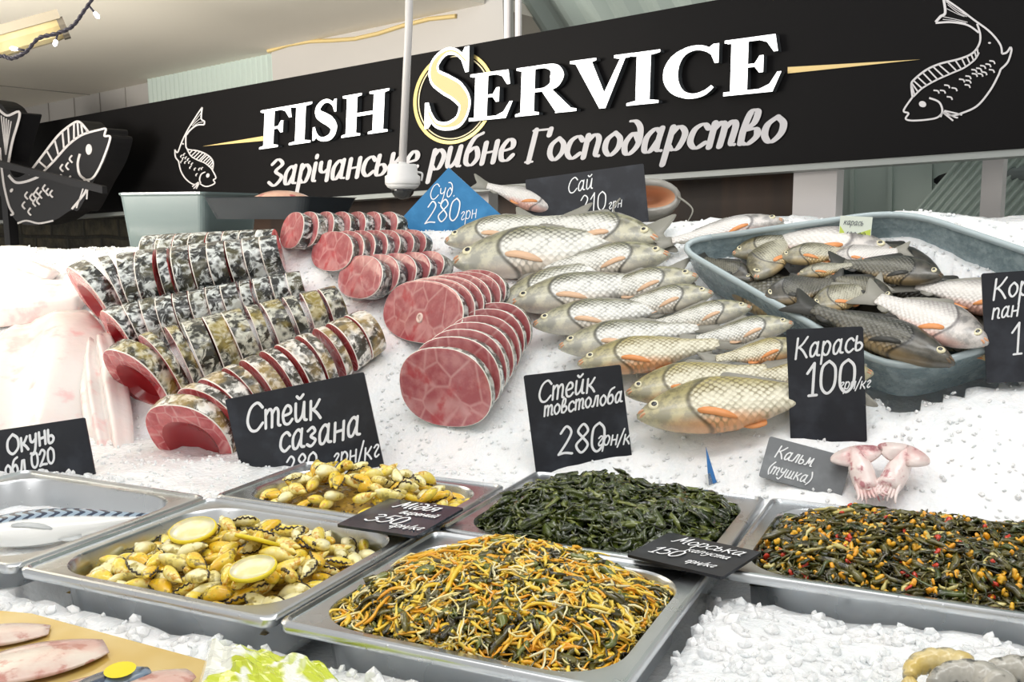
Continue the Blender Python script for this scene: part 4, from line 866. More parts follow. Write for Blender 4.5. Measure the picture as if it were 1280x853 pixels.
# ------------------------------------------------------------ mussels
MUS = [m_noise('mussel_meat', [(0.90, 0.68, 0.05), (0.95, 0.84, 0.34), (0.66, 0.34, 0.02)], 60, .22, 3, .5, .15, 200), m_noise('pale_mussel_meat', [(0.95, 0.89, 0.54), (0.92, 0.78, 0.20), (0.45, 0.36, 0.10)], 50, .22, 3, .5, .15, 200),
       m_noise('orange_mussel_meat', [(0.86, 0.50, 0.02), (0.92, 0.72, 0.08), (0.25, 0.18, 0.04)], 55, .22, 3, .5, .15, 200)]
FRILL = mat('dark_mantle_edge', (0.035, 0.022, 0.012), .25, coat=.4)
def mussel_proto(k, label, group):
    rnd = random.Random(k); L = .019; b = MB(); loops = []
    for t in np.linspace(0, 1, 13):
        r = .0095 * (math.sin(PI * (t * .93 + .04)) ** .75) * (1.12 - .45 * t); x = (t - .5) * 2 * L * .95; bend = .003 * math.sin(PI * t) * (1 if k % 2 else -1)
        loops.append([(x, bend + r * 1.0 * math.cos(a) * (1 - .1 * math.cos(2 * a)), r * .72 * math.sin(a) * (1 - .22 * max(0, math.cos(a)) ** 6) + .0006 * noise.noise(V((x * 300, a, k)))) for a in np.linspace(0, 2 * PI, 17)[:-1]])
    o = b.loops(loops, 0, True, True).build('mussel', MUS[k % 3], None, True, False); tag(o, label, 'mussel', group)
    pts = []; 
    for t in np.linspace(.12, .95, 16):
        r = .0095 * (math.sin(PI * (t * .93 + .04)) ** .75) * (1.12 - .45 * t); pts.append(((t - .5) * 2 * L * .95, .003 * math.sin(PI * t) * (1 if k % 2 else -1) + r * .93, .0012 * math.sin(t * 40)))
    mesh_o = MB().tube(pts, .0011, 6).build('mantle_edge', FRILL, o, True, False); return o
def in_open(u, v, key, m=.03):
    u0, u1, v0, v1 = PANS[key]; a = abs(u - (u0 + u1) / 2) / ((u1 - u0) / 2 - m); c_ = abs(v - (v0 + v1) / 2) / ((v1 - v0) / 2 - m); return (a ** 5 + c_ ** 5) < 1, a, c_
def heap_mussels(key, n, dome, base, label, group, seed, size=(0.85, 1.15), layers=((1.0, 0.0),), mind=.016):
    rnd = random.Random(seed); protos = [mussel_proto(k, label, group) for k in range(3)]; used = [0, 0, 0]; u0, u1, v0, v1 = PANS[key]; pts = []; tries = 0
    while len(pts) < n and tries < 60000:
        tries += 1; u, v = rnd.uniform(u0 + .03, u1 - .03), rnd.uniform(v0 + .03, v1 - .03); ok, a, c_ = in_open(u, v, key, .032)
        if not ok: continue
        lay = 0 if len(pts) < n * .72 else 1
        if lay and a * a + c_ * c_ > .75: continue
        z = base + dome * (1 - min(1, (a ** 2.5 + c_ ** 2.5))) + lay * .011 
        if all((u - p[0]) ** 2 + (v - p[1]) ** 2 + (z - p[2]) ** 2 * 1.5 > mind ** 2 for p in pts): pts.append((u, v, z))
    for i, (u, v, z) in enumerate(pts):
        k = rnd.randrange(3); o = protos[k] if not used[k] else copy_tree(protos[k]); used[k] = 1; s = rnd.uniform(*size)
        o.location = G(u, v, z); o.rotation_euler = (rnd.uniform(-1.2, 1.2), rnd.uniform(-.45, .45), rnd.uniform(0, 2 * PI)); o.scale = (s, s * rnd.uniform(.9, 1.15), s)
    m = MB(); g = 20                      # broth and mussels lying too deep to tell apart
    for j in range(g):
        for i in range(g):
            a, c_ = i / (g - 1), j / (g - 1); m.v.append(G(u0 + .032 + (u1 - u0 - .064) * a, v0 + .032 + (v1 - v0 - .064) * c_, base - .013 + dome * .8 * (1 - min(1, abs(a * 2 - 1) ** 2.5 + abs(c_ * 2 - 1) ** 2.5)) + .003 * noise.noise(V((a * 20, c_ * 20, 2)))))
    m.f = [(j * g + i, j * g + i + 1, (j + 1) * g + i + 1, (j + 1) * g + i) for j in range(g - 1) for i in range(g - 1)]; m.m = [0] * len(m.f)
    tag(m.build('mussel_marinade', m_noise('mussel_marinade', [(.30, .17, .03), (.55, .36, .06), (.06, .04, .015)], 70, .25, 4, .5, .6, 120), None, True), 'brown oily marinade under the mussels of the %s' % ('front pan' if key == 'mussel' else 'rear pan'), 'marinade', kind='stuff')
heap_mussels('mussel', 165, .014, RIM - .020, 'shelled yellow mussel heaped with the others in the front left pan', 'mussels in the front left pan', 3)
heap_mussels('backmussel', 85, .030, RIM - .014, 'shelled orange mussel in the rear mussel pan behind the front one', 'mussels in the rear pan', 8)
RIND = mat('lemon_rind', (0.85, 0.68, 0.03), .35); PULP = m_noise('lemon_pulp', [(0.92, 0.87, 0.60), (0.88, 0.80, 0.36)], 40, .2, 3, .5)
def lemon(px, py, z, r, tx, ty, label):
    p = flat(px, py, z); o = empty('lemon_slice', p, label, 'lemon slice', 'lemon slices on the mussels'); nn = V((tx, ty, 1)).normalized()
    MB().lathe(p, nn, [(r * .90, -.0015), (r * .98, -.002), (r, 0), (r * .98, .002), (r * .90, .0022), (r * .89, .001)], 32).build('rind', RIND, o, True)
    MB().lathe(p, nn, [(r * .92, -.001), (r * .92, .0023), (r * .5, .0029), (.001, .003)], 32).build('pulp', PULP, o, True)
lemon(241, 663, RIM + .018, .026, -.05, -.25, 'round lemon slice at the back left of the mussels')
lemon(322, 676, RIM + .014, .025, .25, .45, 'thin lemon slice seen almost edge-on in the middle of the mussels')
lemon(316, 711, RIM + .014, .024, -.1, -.2, 'lemon slice at the front of the mussels')

# ------------------------------------------------------------ shredded salads
def heap_h(key, u, v, base, dome, pw, bumps):
    u0, u1, v0, v1 = PANS[key]; a = abs(u - (u0 + u1) / 2) / ((u1 - u0) / 2 - .022); c_ = abs(v - (v0 + v1) / 2) / ((v1 - v0) / 2 - .022)
    return base + dome * max(0, 1 - a ** pw - c_ ** pw) ** .8 + bumps * noise.noise(V((u * 16, v * 16, 5)))
def strands(name, key, specs, mats, base, dome, pw, bumps, label, cat, seed, filler):
    """specs: (count, length range, width, thickness, curl, material, height range)"""
    rg = np.random.default_rng(seed); u0, u1, v0, v1 = PANS[key]; vl, fl, fm = [], [], []
    g = 26
    for j in range(g):
        for i in range(g):
            u = u0 + .026 + (u1 - u0 - .052) * i / (g - 1); v = v0 + .026 + (v1 - v0 - .052) * j / (g - 1); vl.append(G(u, v, heap_h(key, u, v, base - .008, dome, pw, bumps)))
    for j in range(g - 1):
        for i in range(g - 1): fl.append((j * g + i, j * g + i + 1, (j + 1) * g + i + 1, (j + 1) * g + i)); fm.append(filler)
    for cnt, lr, wd, th, curl, mi, hr in specs:
        k = 0; tries = 0
        while k < cnt:
            tries += 1
            u, v = rg.uniform(u0 + .024, u1 - .024), rg.uniform(v0 + .024, v1 - .024)
            ok, a, c_ = in_open(u, v, key, .024)
            if not ok: continue
            k += 1; L = rg.uniform(*lr); npt = 7; ang = rg.uniform(0, 2 * PI); turn = rg.normal(0, curl); pit = rg.normal(0, .28); p = np.array([u, v, heap_h(key, u, v, base, dome, pw, bumps) + rg.uniform(*hr)])
            path = []; step = L / (npt - 1); w2 = wd * rg.uniform(.7, 1.3); t2 = th * rg.uniform(.7, 1.2); kink = rg.normal(0, curl * .6)
            tw = rg.uniform(0, PI); twd = rg.normal(0, 1.1)
            for i in range(npt):
                path.append(p.copy()); pit += rg.normal(0, .22); ang += rg.normal(0, .28) + turn / npt + kink * math.sin(i * 1.7) / npt * 2; d = np.array([math.cos(ang) * math.cos(pit), math.sin(ang) * math.cos(pit), math.sin(pit)]); p = p + d * step; pit *= .6
                ok2, a2, c2 = in_open(p[0], p[1], key, .022)
                if not ok2: p[0] = min(max(p[0], u0 + .026), u1 - .026); p[1] = min(max(p[1], v0 + .026), v1 - .026); p[2] = max(p[2], heap_h(key, p[0], p[1], base, dome, pw, bumps) + .002); 
                hz = heap_h(key, p[0], p[1], base, dome, pw, bumps); p[2] = hz + (p[2] - hz) * .8 if p[2] > hz else hz + .001
            path = np.array(path); T = np.gradient(path, axis=0); T /= np.linalg.norm(T, axis=1)[:, None] + 1e-9
            S_ = np.stack([-T[:, 1], T[:, 0], np.zeros(npt)], 1); S_ /= np.linalg.norm(S_, axis=1)[:, None] + 1e-9; U_ = np.cross(T, S_); n0 = len(vl)
            for i in range(npt):
                a = tw + twd * i / npt; e = S_[i] * math.cos(a) + U_[i] * math.sin(a); f = -S_[i] * math.sin(a) + U_[i] * math.cos(a); tp = 1 if 0 < i < npt - 1 else .45
                for q in (e * w2, f * t2, -e * w2, -f * t2):
                    r = path[i] + q * tp; vl.append(G(r[0], r[1], r[2]))
            for i in range(npt - 1):
                for j in range(4): A = n0 + i * 4 + j; B_ = n0 + i * 4 + (j + 1) % 4; fl.append((A, B_, B_ + 4, A + 4)); fm.append(mi)
            fl += [(n0 + 3, n0 + 2, n0 + 1, n0), (n0 + npt * 4 - 4, n0 + npt * 4 - 3, n0 + npt * 4 - 2, n0 + npt * 4 - 1)]; fm += [mi, mi]
    o = mesh(name, vl, fl, mats, None, fm, True); tag(o, label, cat, kind='stuff'); return o
WEED = m_noise('dark_green_seaweed', [(0.022, 0.035, 0.006), (0.085, 0.11, 0.018), (0.012, 0.016, 0.005)], 40, .16, 3, .7, .25, 150)
WEED_L = m_noise('olive_seaweed', [(0.13, 0.16, 0.025), (0.20, 0.22, 0.05)], 40, .16, 3, .7)
WEED_B = m_noise('brown_seaweed', [(0.05, 0.043, 0.010), (0.16, 0.14, 0.03), (0.02, 0.016, 0.006)], 40, .18, 3, .6, .2, 150)
CARROT = m_noise('shredded_carrot', [(0.90, 0.38, 0.015), (0.94, 0.54, 0.04)], 50, .3, 3, .35); CARROT_Y = m_noise('yellow_carrot', [(0.92, 0.60, 0.03), (0.94, 0.72, 0.12)], 50, .3, 3, .35)
SPROUT = m_noise('bean_sprout', [(0.93, 0.87, 0.55), (0.92, 0.78, 0.30)], 50, .28, 3, .35); PEPPER = mat('red_pepper', (0.66, 0.05, 0.02), .25, coat=.5); ONION = m_noise('pale_onion', [(0.74, 0.66, 0.30), (0.60, 0.52, 0.16)], 50, .25, 3, .4)
strands('seaweed_salad', 'seaweed', [(1100, (.02, .05), .0046, .0008, 2.4, 0, (-.004, .010)), (420, (.02, .05), .0042, .0008, 2.4, 1, (-.003, .008)), (130, (.02, .05), .0055, .0009, 2.5, 0, (.004, .014))], [WEED, WEED_L], RIM - .012, .030, 3, .010,
        'plain dark green seaweed strips heaped in the middle pan', 'seaweed', 1, 0)
strands('carrot_salad', 'salad', [(950, (.012, .032), .0034, .0008, 2.2, 0, (-.004, .008)), (760, (.012, .042), .0018, .0010, 1.6, 1, (-.003, .010)), (800, (.012, .040), .0023, .0010, 1.4, 2, (-.002, .010)), (700, (.012, .045), .0012, .0011, 2.2, 3, (-.002, .010)), (300, (.010, .022), .0040, .0008, 2, 4, (.0, .010))], [WEED_B, CARROT, CARROT_Y, SPROUT, WEED_L], RIM - .012, .040, 2.4, .008,
        'shredded carrot, bean sprout and seaweed salad heaped in the front pan', 'salad', 2, 0)
strands('mixed_seaweed_salad', 'mixed', [(1900, (.012, .045), .0034, .0007, 2.2, 0, (-.004, .009)), (600, (.012, .040), .0030, .0007, 2.2, 1, (-.003, .009)), (800, (.003, .009), .0034, .0022, .4, 2, (.001, .011)), (240, (.012, .03), .0026, .0012, 1.4, 3, (.0, .010)), (130, (.005, .010), .0034, .0020, .4, 4, (.002, .011))], [WEED_B, WEED, CARROT, ONION, PEPPER], RIM - .012, .034, 3, .010,
        'brown seaweed salad dotted with diced carrot and red pepper in the wide right pan', 'salad', 3, 0)

# ------------------------------------------------------------ packed fish, packets and shrimps at the front edge
GOLDB = m_noise('gold_card', [(0.62, 0.42, 0.10), (0.72, 0.55, 0.22)], 9, .3, 3, .5, metal=.25)
ROSEF = m_noise('smoked_fillet_flesh', [(0.80, 0.70, 0.60), (0.72, 0.45, 0.38), (0.55, 0.25, 0.2)], 22, .25, 4, .5, .15, 80)
FILM = mat('clear_film', (0.9, 0.88, 0.8), .08, alpha=.22, coat=1.0)
FZ = RIM - .036
pk = empty('fish_package', flat(60, 850, FZ + .004), 'gold-backed vacuum pack of mackerel fillets at the front left', 'food package')
def fl_pt(px, py, z): return flat(px, py, z)
q = [fl_pt(-60, 762, FZ + .012), fl_pt(40, 771, FZ + .012), fl_pt(285, 838, FZ + .010), fl_pt(330, 930, FZ + .006), fl_pt(-160, 930, FZ + .006)]
MB().prism(q, (0, 0, .003)).build('gold_board', GOLDB, pk)
def pack_fillet(a, b_, wd, mt, name='fillet', zz=.016):
    A, B = fl_pt(*a, FZ + zz), fl_pt(*b_, FZ + zz); ax = (B - A); L = ax.length; ax.normalize(); sd = V((0, 0, 1)).cross(ax); m = MB(); lp = []
    for t in np.linspace(0, 1, 16):
        r = wd * math.sin(PI * (.06 + .86 * t)) ** .6 / 2; lp.append([A + ax * (L * t) + sd * (r * math.cos(f)) + V((0, 0, .007 * math.sin(f) * (.3 + .7 * math.sin(PI * t)) * (1 if math.sin(f) > 0 else .3))) for f in np.linspace(0, 2 * PI, 15)[:-1]])
    return m.loops(lp, 0, True, True).build(name, mt, pk, True)
pack_fillet((-60, 850), (132, 808), .075, ROSEF); pack_fillet((-90, 806), (62, 788), .05, ROSEF); pack_fillet((-20, 925), (150, 846), .06, ROSEF); pack_fillet((238, 842), (80, 895), .058, ROSEF)
def m_stripe():
    m, nt, b = newmat('striped_mackerel_skin'); n = N(nt); c = n.coords(); f = n.ramp(n.noise(n.mapping(c, (60, 22, 20), (0, 0, .5)), 1.4, 2), .45, .55)
    nt.links.new(n.mix(f, (.03, .05, .09), (.2, .27, .36)), b.inputs['Base Color']); b.inputs['Roughness'].default_value = .2; b.inputs['Coat Weight'].default_value = .6; return m
pack_fillet((186, 838), (85, 868), .034, m_stripe(), zz=.021)
st = flat(150, 838, FZ + .030); MB().lathe(st, (0, -.1, 1), [(.001, .0), (.012, .0), (.0125, .0004), (.001, .0008)], 20).build('yellow_sticker', mat('yellow_label', (.85, .70, .02), .4), pk)
m = MB(); gl = 34       # clear wrinkled film lying over the pack
W = [fl_pt(-60, 764, 0), fl_pt(275, 836, 0), fl_pt(330, 930, 0), fl_pt(-160, 930, 0)]
for j in range(gl):
    for i in range(gl):
        a, c_ = i / (gl - 1), j / (gl - 1); p = (W[0] * (1 - a) + W[1] * a) * (1 - c_) + (W[3] * (1 - a) + W[2] * a) * c_; ed = min(1, 6 * min(a, 1 - a, c_, 1 - c_))
        m.v.append(V((p.x, p.y, FZ + .017 + .014 * ed + .003 * abs(math.sin(a * 17 + c_ * 9 + 2 * noise.noise(V((a * 5, c_ * 5, 1))))) * ed)))
m.f = [(j * gl + i, j * gl + i + 1, (j + 1) * gl + i + 1, (j + 1) * gl + i) for j in range(gl - 1) for i in range(gl - 1)]; m.m = [0] * len(m.f); m.build('clear_film', FILM, pk, True)
def m_packet():
    m, nt, b = newmat('lime_packet'); n = N(nt); c = n.coords(); f = n.ramp(n.noise(c, 16, 2, .5, .8), .47, .53)
    nt.links.new(n.mix(f, (.58, .66, .03), (.88, .90, .80)), b.inputs['Base Color']); b.inputs['Roughness'].default_value = .2; b.inputs['Coat Weight'].default_value = .7; return m
def packet(A, B, Cc, D, label, seed):
    m = MB(); g = 30; P = [fl_pt(*k, FZ + .008) for k in (A, B, Cc, D)]; o = empty('seafood_packet', sum(P, V((0, 0, 0))) / 4, label, 'food packet'); top = []; bot = []
    for j in range(g):
        for i in range(g):
            a, c_ = i / (g - 1), j / (g - 1); p = (P[0] * (1 - a) + P[1] * a) * (1 - c_) + (P[3] * (1 - a) + P[2] * a) * c_; e = min(1, 4 * min(a, 1 - a, c_, 1 - c_))
            z = .004 + .014 * e ** .6 + (.010 * abs(noise.noise(V((a * 5, c_ * 5, seed)))) + .007 * abs(noise.noise(V((a * 12, c_ * 9, seed + 3))))) * e + .004 * math.sin(a * 30) * (1 - e)
            top.append(p + V((0, 0, z))); bot.append(p + V((0, 0, -.001)))
    n0 = g * g; m.v = top + bot
    for j in range(g - 1):
        for i in range(g - 1): k = j * g + i; m.f += [(k, k + g, k + g + 1, k + 1), (n0 + k, n0 + k + 1, n0 + k + g + 1, n0 + k + g)]; m.m += [0, 0]
    rim_ = [i for i in range(g)] + [j * g + g - 1 for j in range(1, g)] + [(g - 1) * g + i for i in range(g - 2, -1, -1)] + [j * g for j in range(g - 2, 0, -1)]
    for i in range(len(rim_)): p, q = rim_[i], rim_[(i + 1) % len(rim_)]; m.f.append((p, q, n0 + q, n0 + p)); m.m.append(0)
    m.build('bag', m_packet(), o, False); return o
packet((262, 812), (410, 846), (480, 915), (240, 890), 'crumpled lime green and white packet on the ice under the mussel pan', 3)
SHR = m_noise('grey_shrimp_shell', [(.34, .33, .29), (.52, .49, .42), (.10, .1, .09)], 30, .25, 3, .5, .2, 90); SHY = m_noise('yellow_shrimp_shell', [(.66, .48, .12), (.70, .60, .34), (.35, .32, .22)], 30, .25, 3, .5, .2, 90)
def shrimp(px, py, a0, mt, label, k=1.0):
    c_ = flat(px, py, 1.074); o = empty('shrimp', c_, label, 'shrimp', 'shrimps on the ice at the front'); pts = []; rr = []
    for t in np.linspace(0, 1, 29):
        a = a0 + t * 2.7; r = .026 * k * (1 - .2 * t); pts.append(c_ + EU * (r * math.cos(a)) + V((0, 0, 1)) * (r * .35 * math.sin(a) + .004) + EV * (r * .8 * math.sin(a))); rr.append(k * .0165 * (1 - .66 * t) * (1 - .10 * (math.sin(t * 6 * PI) ** 8)) * (min(1, .45 + t * 5)))
    MB().tube(pts, rr, 14).build('body', mt, o, True); e = pts[-1]; d = (pts[-1] - pts[-3]).normalized(); m = MB()
    for s in (-.5, 0, .5): dd = (d + EU * s * .8).normalized(); m.tube([e - d * .002, e + dd * .008, e + dd * .018], [.002, .0042, .001], 8)
    m.build('tail_fan', mt, o, True); m = MB()
    for j in range(5): p = pts[4 + 3 * j]; q = (c_ - p).normalized(); m.tube([p + q * rr[4 + 3 * j] * .7, p + q * (rr[4 + 3 * j] + .006), p + q * (rr[4 + 3 * j] + .009) + EU * .004], [.0016, .0012, .0006], 6)
    m.build('legs', mt, o, True)
shrimp(1172, 858, .5, SHY, 'yellowish shrimp, leftmost of the three at the front edge'); shrimp(1205, 876, .2, SHR, 'grey shrimp in the middle of the three at the front edge', 1.1); shrimp(1270, 874, .3, SHR, 'grey-green shrimp, rightmost of the three at the front edge', 1.15)
# ------------------------------------------------------------ the sign board
sb = empty('shop_sign', sgn(640, 235), 'long black shop sign with lit white letters above the fish counter', 'sign')
TL, BL, BR, TR = sgn(30, 158), sgn(30, 262), sgn(1300, 184), sgn(890, 0)
top_h = (TL - S0).dot(SUP); top_h2 = (TR - S0).dot(SUP); bot_h = (sgn(1280, 186) - S0).dot(SUP); bot_h1 = (sgn(600, 232) - S0).dot(SUP)
x0 = (TL - S0).dot(SD) - .8; x1 = (sgn(1280, 100) - S0).dot(SD) + .7
th_, bh_ = (top_h + top_h2) / 2, (bot_h + bot_h1) / 2
PS = lambda x, y, o=0.0: S0 + SD * x + SUP * y + SNF * o
MB().box(PS(x0, bh_, -.09), SD * (x1 - x0), SUP * (th_ - bh_), SNF * .09).build('board', BLACK, sb)
MB().box(PS(x0, bh_ - .016, -.09), SD * (x1 - x0), SUP * .015, SNF * .085).build('bottom_trim', mat('sign_bottom_trim', (.30, .32, .31), .4), sb)
def lmat(pl, pr, ph, off):
    """letter frame: px baseline left, baseline right, top left"""
    a, b_, c_ = sgn(*pl, off), sgn(*pr, off), sgn(*ph, off); return a, b_ - a, c_ - a
def circ(cx, cy, rx, ry, a0, a1, n=22): return [(cx + rx * math.cos(math.radians(a)), cy + ry * math.sin(math.radians(a))) for a in np.linspace(a0, a1, n)]
def rect(a, b_, c_, d): return [(a, b_), (c, b_), (c, d), (a, d)] if False else [(a, b_), (c_, b_), (c_, d), (a, d)]
def swash(P, wd):
    """a filled stroke with changing width through 2-D points, one quad per step"""
    Q = np.array(spline(P, 8)); T = np.gradient(Q, axis=0); T /= np.hypot(T[:, 0], T[:, 1])[:, None] + 1e-9; Nn = np.stack([-T[:, 1], T[:, 0]], 1)
    ww = np.interp(np.linspace(0, 1, len(Q)), np.linspace(0, 1, len(wd)), wd); A = Q + Nn * ww[:, None] / 2; B = Q - Nn * ww[:, None] / 2
    return [[tuple(A[i]), tuple(A[i + 1]), tuple(B[i + 1]), tuple(B[i])] for i in range(len(Q) - 1)]
def serif(x, w_, y, up=1): return [[(x - w_, y), (x + w_, y), (x + w_, y + .05 * up), (x + w_ * .55, y + .075 * up), (x - w_ * .55, y + .075 * up), (x - w_, y + .05 * up)]]
S_C = [(.80, .80), (.62, .93), (.42, .95), (.24, .83), (.25, .67), (.45, .55), (.66, .44), (.80, .28), (.72, .09), (.50, .03), (.28, .08), (.14, .24)]
S_W = [.07, .08, .10, .16, .22, .26, .26, .22, .17, .11, .09, .08]
def letter_shapes(ch):
    if ch == 'I': return [rect(.28, .03, .72, .97)] + serif(.5, .5, 0) + serif(.5, .5, 1, -1)
    if ch == 'H': return [rect(.09, .03, .32, .97), rect(.68, .03, .91, .97), rect(.3, .46, .7, .54)] + sum([serif(x, .21, y, u) for x in (.205, .795) for y, u in ((0, 1), (1, -1))], [])
    if ch in 'FE':
        s = [rect(.12, .03, .42, .97), rect(.05, .93, .88, 1), rect(.40, .47, .62, .53), [(.62, .36), (.69, .36), (.69, .66), (.62, .66), (.54, .53), (.54, .47)], [(.88, 1), (.93, .70), (.86, .70), (.74, .88), (.60, .935), (.60, 1)]]
        s += serif(.27, .27, 1, -1)
        return s + (serif(.28, .28, 0) if ch == 'F' else [rect(.0, 0, .86, .07), [(.86, 0), (1.0, .34), (.93, .34), (.80, .14), (.62, .065), (.62, 0)]])
    if ch == 'R': return [rect(.09, .03, .33, .97), [(.44, .50), (.62, .50), (.98, .06), (.70, .04)], [(.70, 0), (1.06, 0), (1.06, .05), (.95, .08), (.72, .08)]] + serif(.21, .21, 0) + serif(.18, .18, 1, -1) + swash([(.28, .965), (.50, .965), (.66, .90), (.71, .745), (.66, .58), (.50, .505), (.28, .50)], [.07, .07, .17, .24, .17, .07, .07])
    if ch == 'V': return [[(.06, .96), (.34, .96), (.60, .22), (.50, 0)], [(.50, 0), (.60, 0), (.90, .96), (.82, .96), (.52, .18)], [(.50, 0), (.57, 0), (.63, .22), (.52, .3)]] + serif(.2, .22, 1, -1) + serif(.86, .15, 1, -1)
    if ch == 'S': return swash(S_C, S_W) + [[(.78, .97), (.86, .97), (.86, .66), (.80, .66), (.70, .86)], [(.14, .03), (.07, .03), (.07, .36), (.14, .36), (.24, .13)]]
    if ch == 'C': return swash(circ(.55, .5, .40, .44, 42, 318, 16), [.07, .09, .09, .12, .2, .25, .25, .2, .12, .09, .09, .06]) + [[(.84, .97), (.93, .97), (.93, .62), (.87, .62), (.80, .80), (.72, .88)]]
def sign_letter(ch, pl, pr, ph, name='letter', mt=LIT, dep=.022, off=.024, par=None, grow=0.0):
    a, ex, ey = lmat(pl, pr, ph, off); b_ = MB()
    for i, sh in enumerate(letter_shapes(ch)):
        P = [a + ex * x + ey * y + SNF * (.00015 * (i % 5)) for x, y in sh]; b_.prism(P, -SNF * dep, 0, 1)
        # front faces light up, the returns are coloured dark as if in shade
    o = b_.build(name, [mt, LETSIDE], par or sb)
    nn = SNF
    for p in o.data.polygons: p.material_index = 0 if p.normal.dot(nn) > .9 else 1
    return o
yb1 = lambda x: 187 - .140 * (x - 323); yt1 = lambda x: 138 - .175 * (x - 328)
yb2 = lambda x: 152 - .0990 * (x - 586); yt2 = lambda x: 93 - .133 * (x - 590)
for ch, a, b_, k in (('F', 324, 366, .94), ('I', 361, 388, 1), ('S', 388, 424, 1), ('H', 427, 484, 1)):
    sign_letter(ch, (a, yb1(a)), (b_, yb1(b_)), (a + 2, yt1(a + 2)))
for ch, a, b_ in (('E', 586, 640), ('R', 644, 716), ('V', 712, 788), ('I', 783, 823), ('C', 826, 902), ('E', 904, 976)):
    sign_letter(ch, (a, yb2(a)), (b_, yb2(b_)), (a + 2, yt2(a + 2)))
# the tall S: white outline, gold face
gs = sign_letter('S', (526, 165), (594, 156), (528, 66), mt=LIT, off=.028)
a, ex, ey = lmat((526, 165), (594, 156), (528, 66), .030); m = MB()
for sh in swash(S_C[:], [max(.02, k - .075) for k in S_W]): m.prism([a + ex * x + ey * y for x, y in sh], SNF * .0015)
m.build('gold_face', GOLDFILL, gs)
# thin gold rings behind it and the two gold flourishes
def ring(cx, cy, rx, ry, wd, a0, a1, mt, name, off=.002):
    m = MB(); P = []
    for t in np.linspace(math.radians(a0), math.radians(a1), 60):
        P.append((cx + rx * math.cos(t) + 3.0 * math.sin(t) * .0, cy - ry * math.sin(t) - .13 * rx * math.cos(t), cx + (rx - wd) * math.cos(t), cy - (ry - wd) * math.sin(t) - .13 * (rx - wd) * math.cos(t)))
    for p, q in zip(P[:-1], P[1:]):
        m.prism([sgn(p[0], p[1], off), sgn(q[0], q[1], off), sgn(q[2], q[3], off), sgn(p[2], p[3], off)], SNF * .002)
    m.build(name, mt, sb)
ring(568, 122, 51, 58, 4.2, 22, 328, GOLD, 'gold_ring'); ring(568, 122, 45, 52, 1.4, 24, 326, mat('pale_gold', (.70, .62, .40), .4), 'thin_gold_ring')
gf = mat('gold_print', (.70, .52, .22), .4)
for q in (((254, 183), (331, 170), (331, 176)), ((985, 84), (985, 92), (1150, 74.5))):
    MB().prism([sgn(*k, .001) for k in q], SNF * .002).build('gold_flourish', gf, sb)
# tagline in bold sloping letters
SX = {'и': .86, 'р': .86}
def tagline(text, pl, pr, hpx):
    a, b_ = sgn(*pl, .001), sgn(*pr, .001); ex = (b_ - a); vv, ff, wd = write(text, 1.0, .22, .235, nib=(0, .42)); s = ex.length / vv[:, 0].max(); ex.normalize(); hs = hpx * (a - CAM).length / F
    m = MB().add([a + ex * (p[0] * s) + SUP * (p[1] * hs) + SNF * (.004 * i / len(vv)) for i, p in enumerate(vv)], ff); m.build('tagline_word', SILVER, sb)
tagline('Зарічанське', (334, 233), (527, 213), 20); tagline('рибне', (536, 213), (647, 199), 23); tagline('Господарство', (656, 203), (985, 176), 25)
# drawn fish: strokes traced in the photo, laid on the board
def drawing(strokes, name, par, P2W, mt, ex, K, blobs=()):
    m = MB()
    for pts, wd, closed in strokes:
        A, B = ribbon2(pts, wd * K, closed, 6)
        for i in range(len(A) - 1): m.prism([P2W(*A[i]), P2W(*A[i + 1]), P2W(*B[i + 1]), P2W(*B[i])], ex)
    for cx, cy, rx, ry, an in blobs:
        m.prism([P2W(cx + rx * math.cos(t) * math.cos(an) - ry * math.sin(t) * math.sin(an), cy + rx * math.cos(t) * math.sin(an) + ry * math.sin(t) * math.cos(an)) for t in np.linspace(0, 2 * PI, 19)[:-1]], ex)
    return m.build(name, mt, par)
def teeth(a, b_, n, k0=.1):   # bars of the drawn back fin between two polylines
    A = np.array(spline(a, 8)); B = np.array(spline(b_, 8)); out = []
    for t in np.linspace(.06, .94, n):
        p = A[int(t * (len(A) - 1))]; q = B[int(t * (len(B) - 1))]; out.append(([tuple(p), tuple((p + q) / 2), tuple(q)], 9, False))
    return out
K3 = lambda x, y: sgn(1110 + x / 5.018, y / 5.018, .001)
outer3 = [(155, 610), (148, 540), (160, 505), (240, 440), (330, 400), (450, 370), (530, 335), (572, 280), (580, 220), (560, 150)]
inner3 = [(160, 608), (215, 555), (300, 505), (400, 460), (480, 425), (545, 375), (572, 330)]
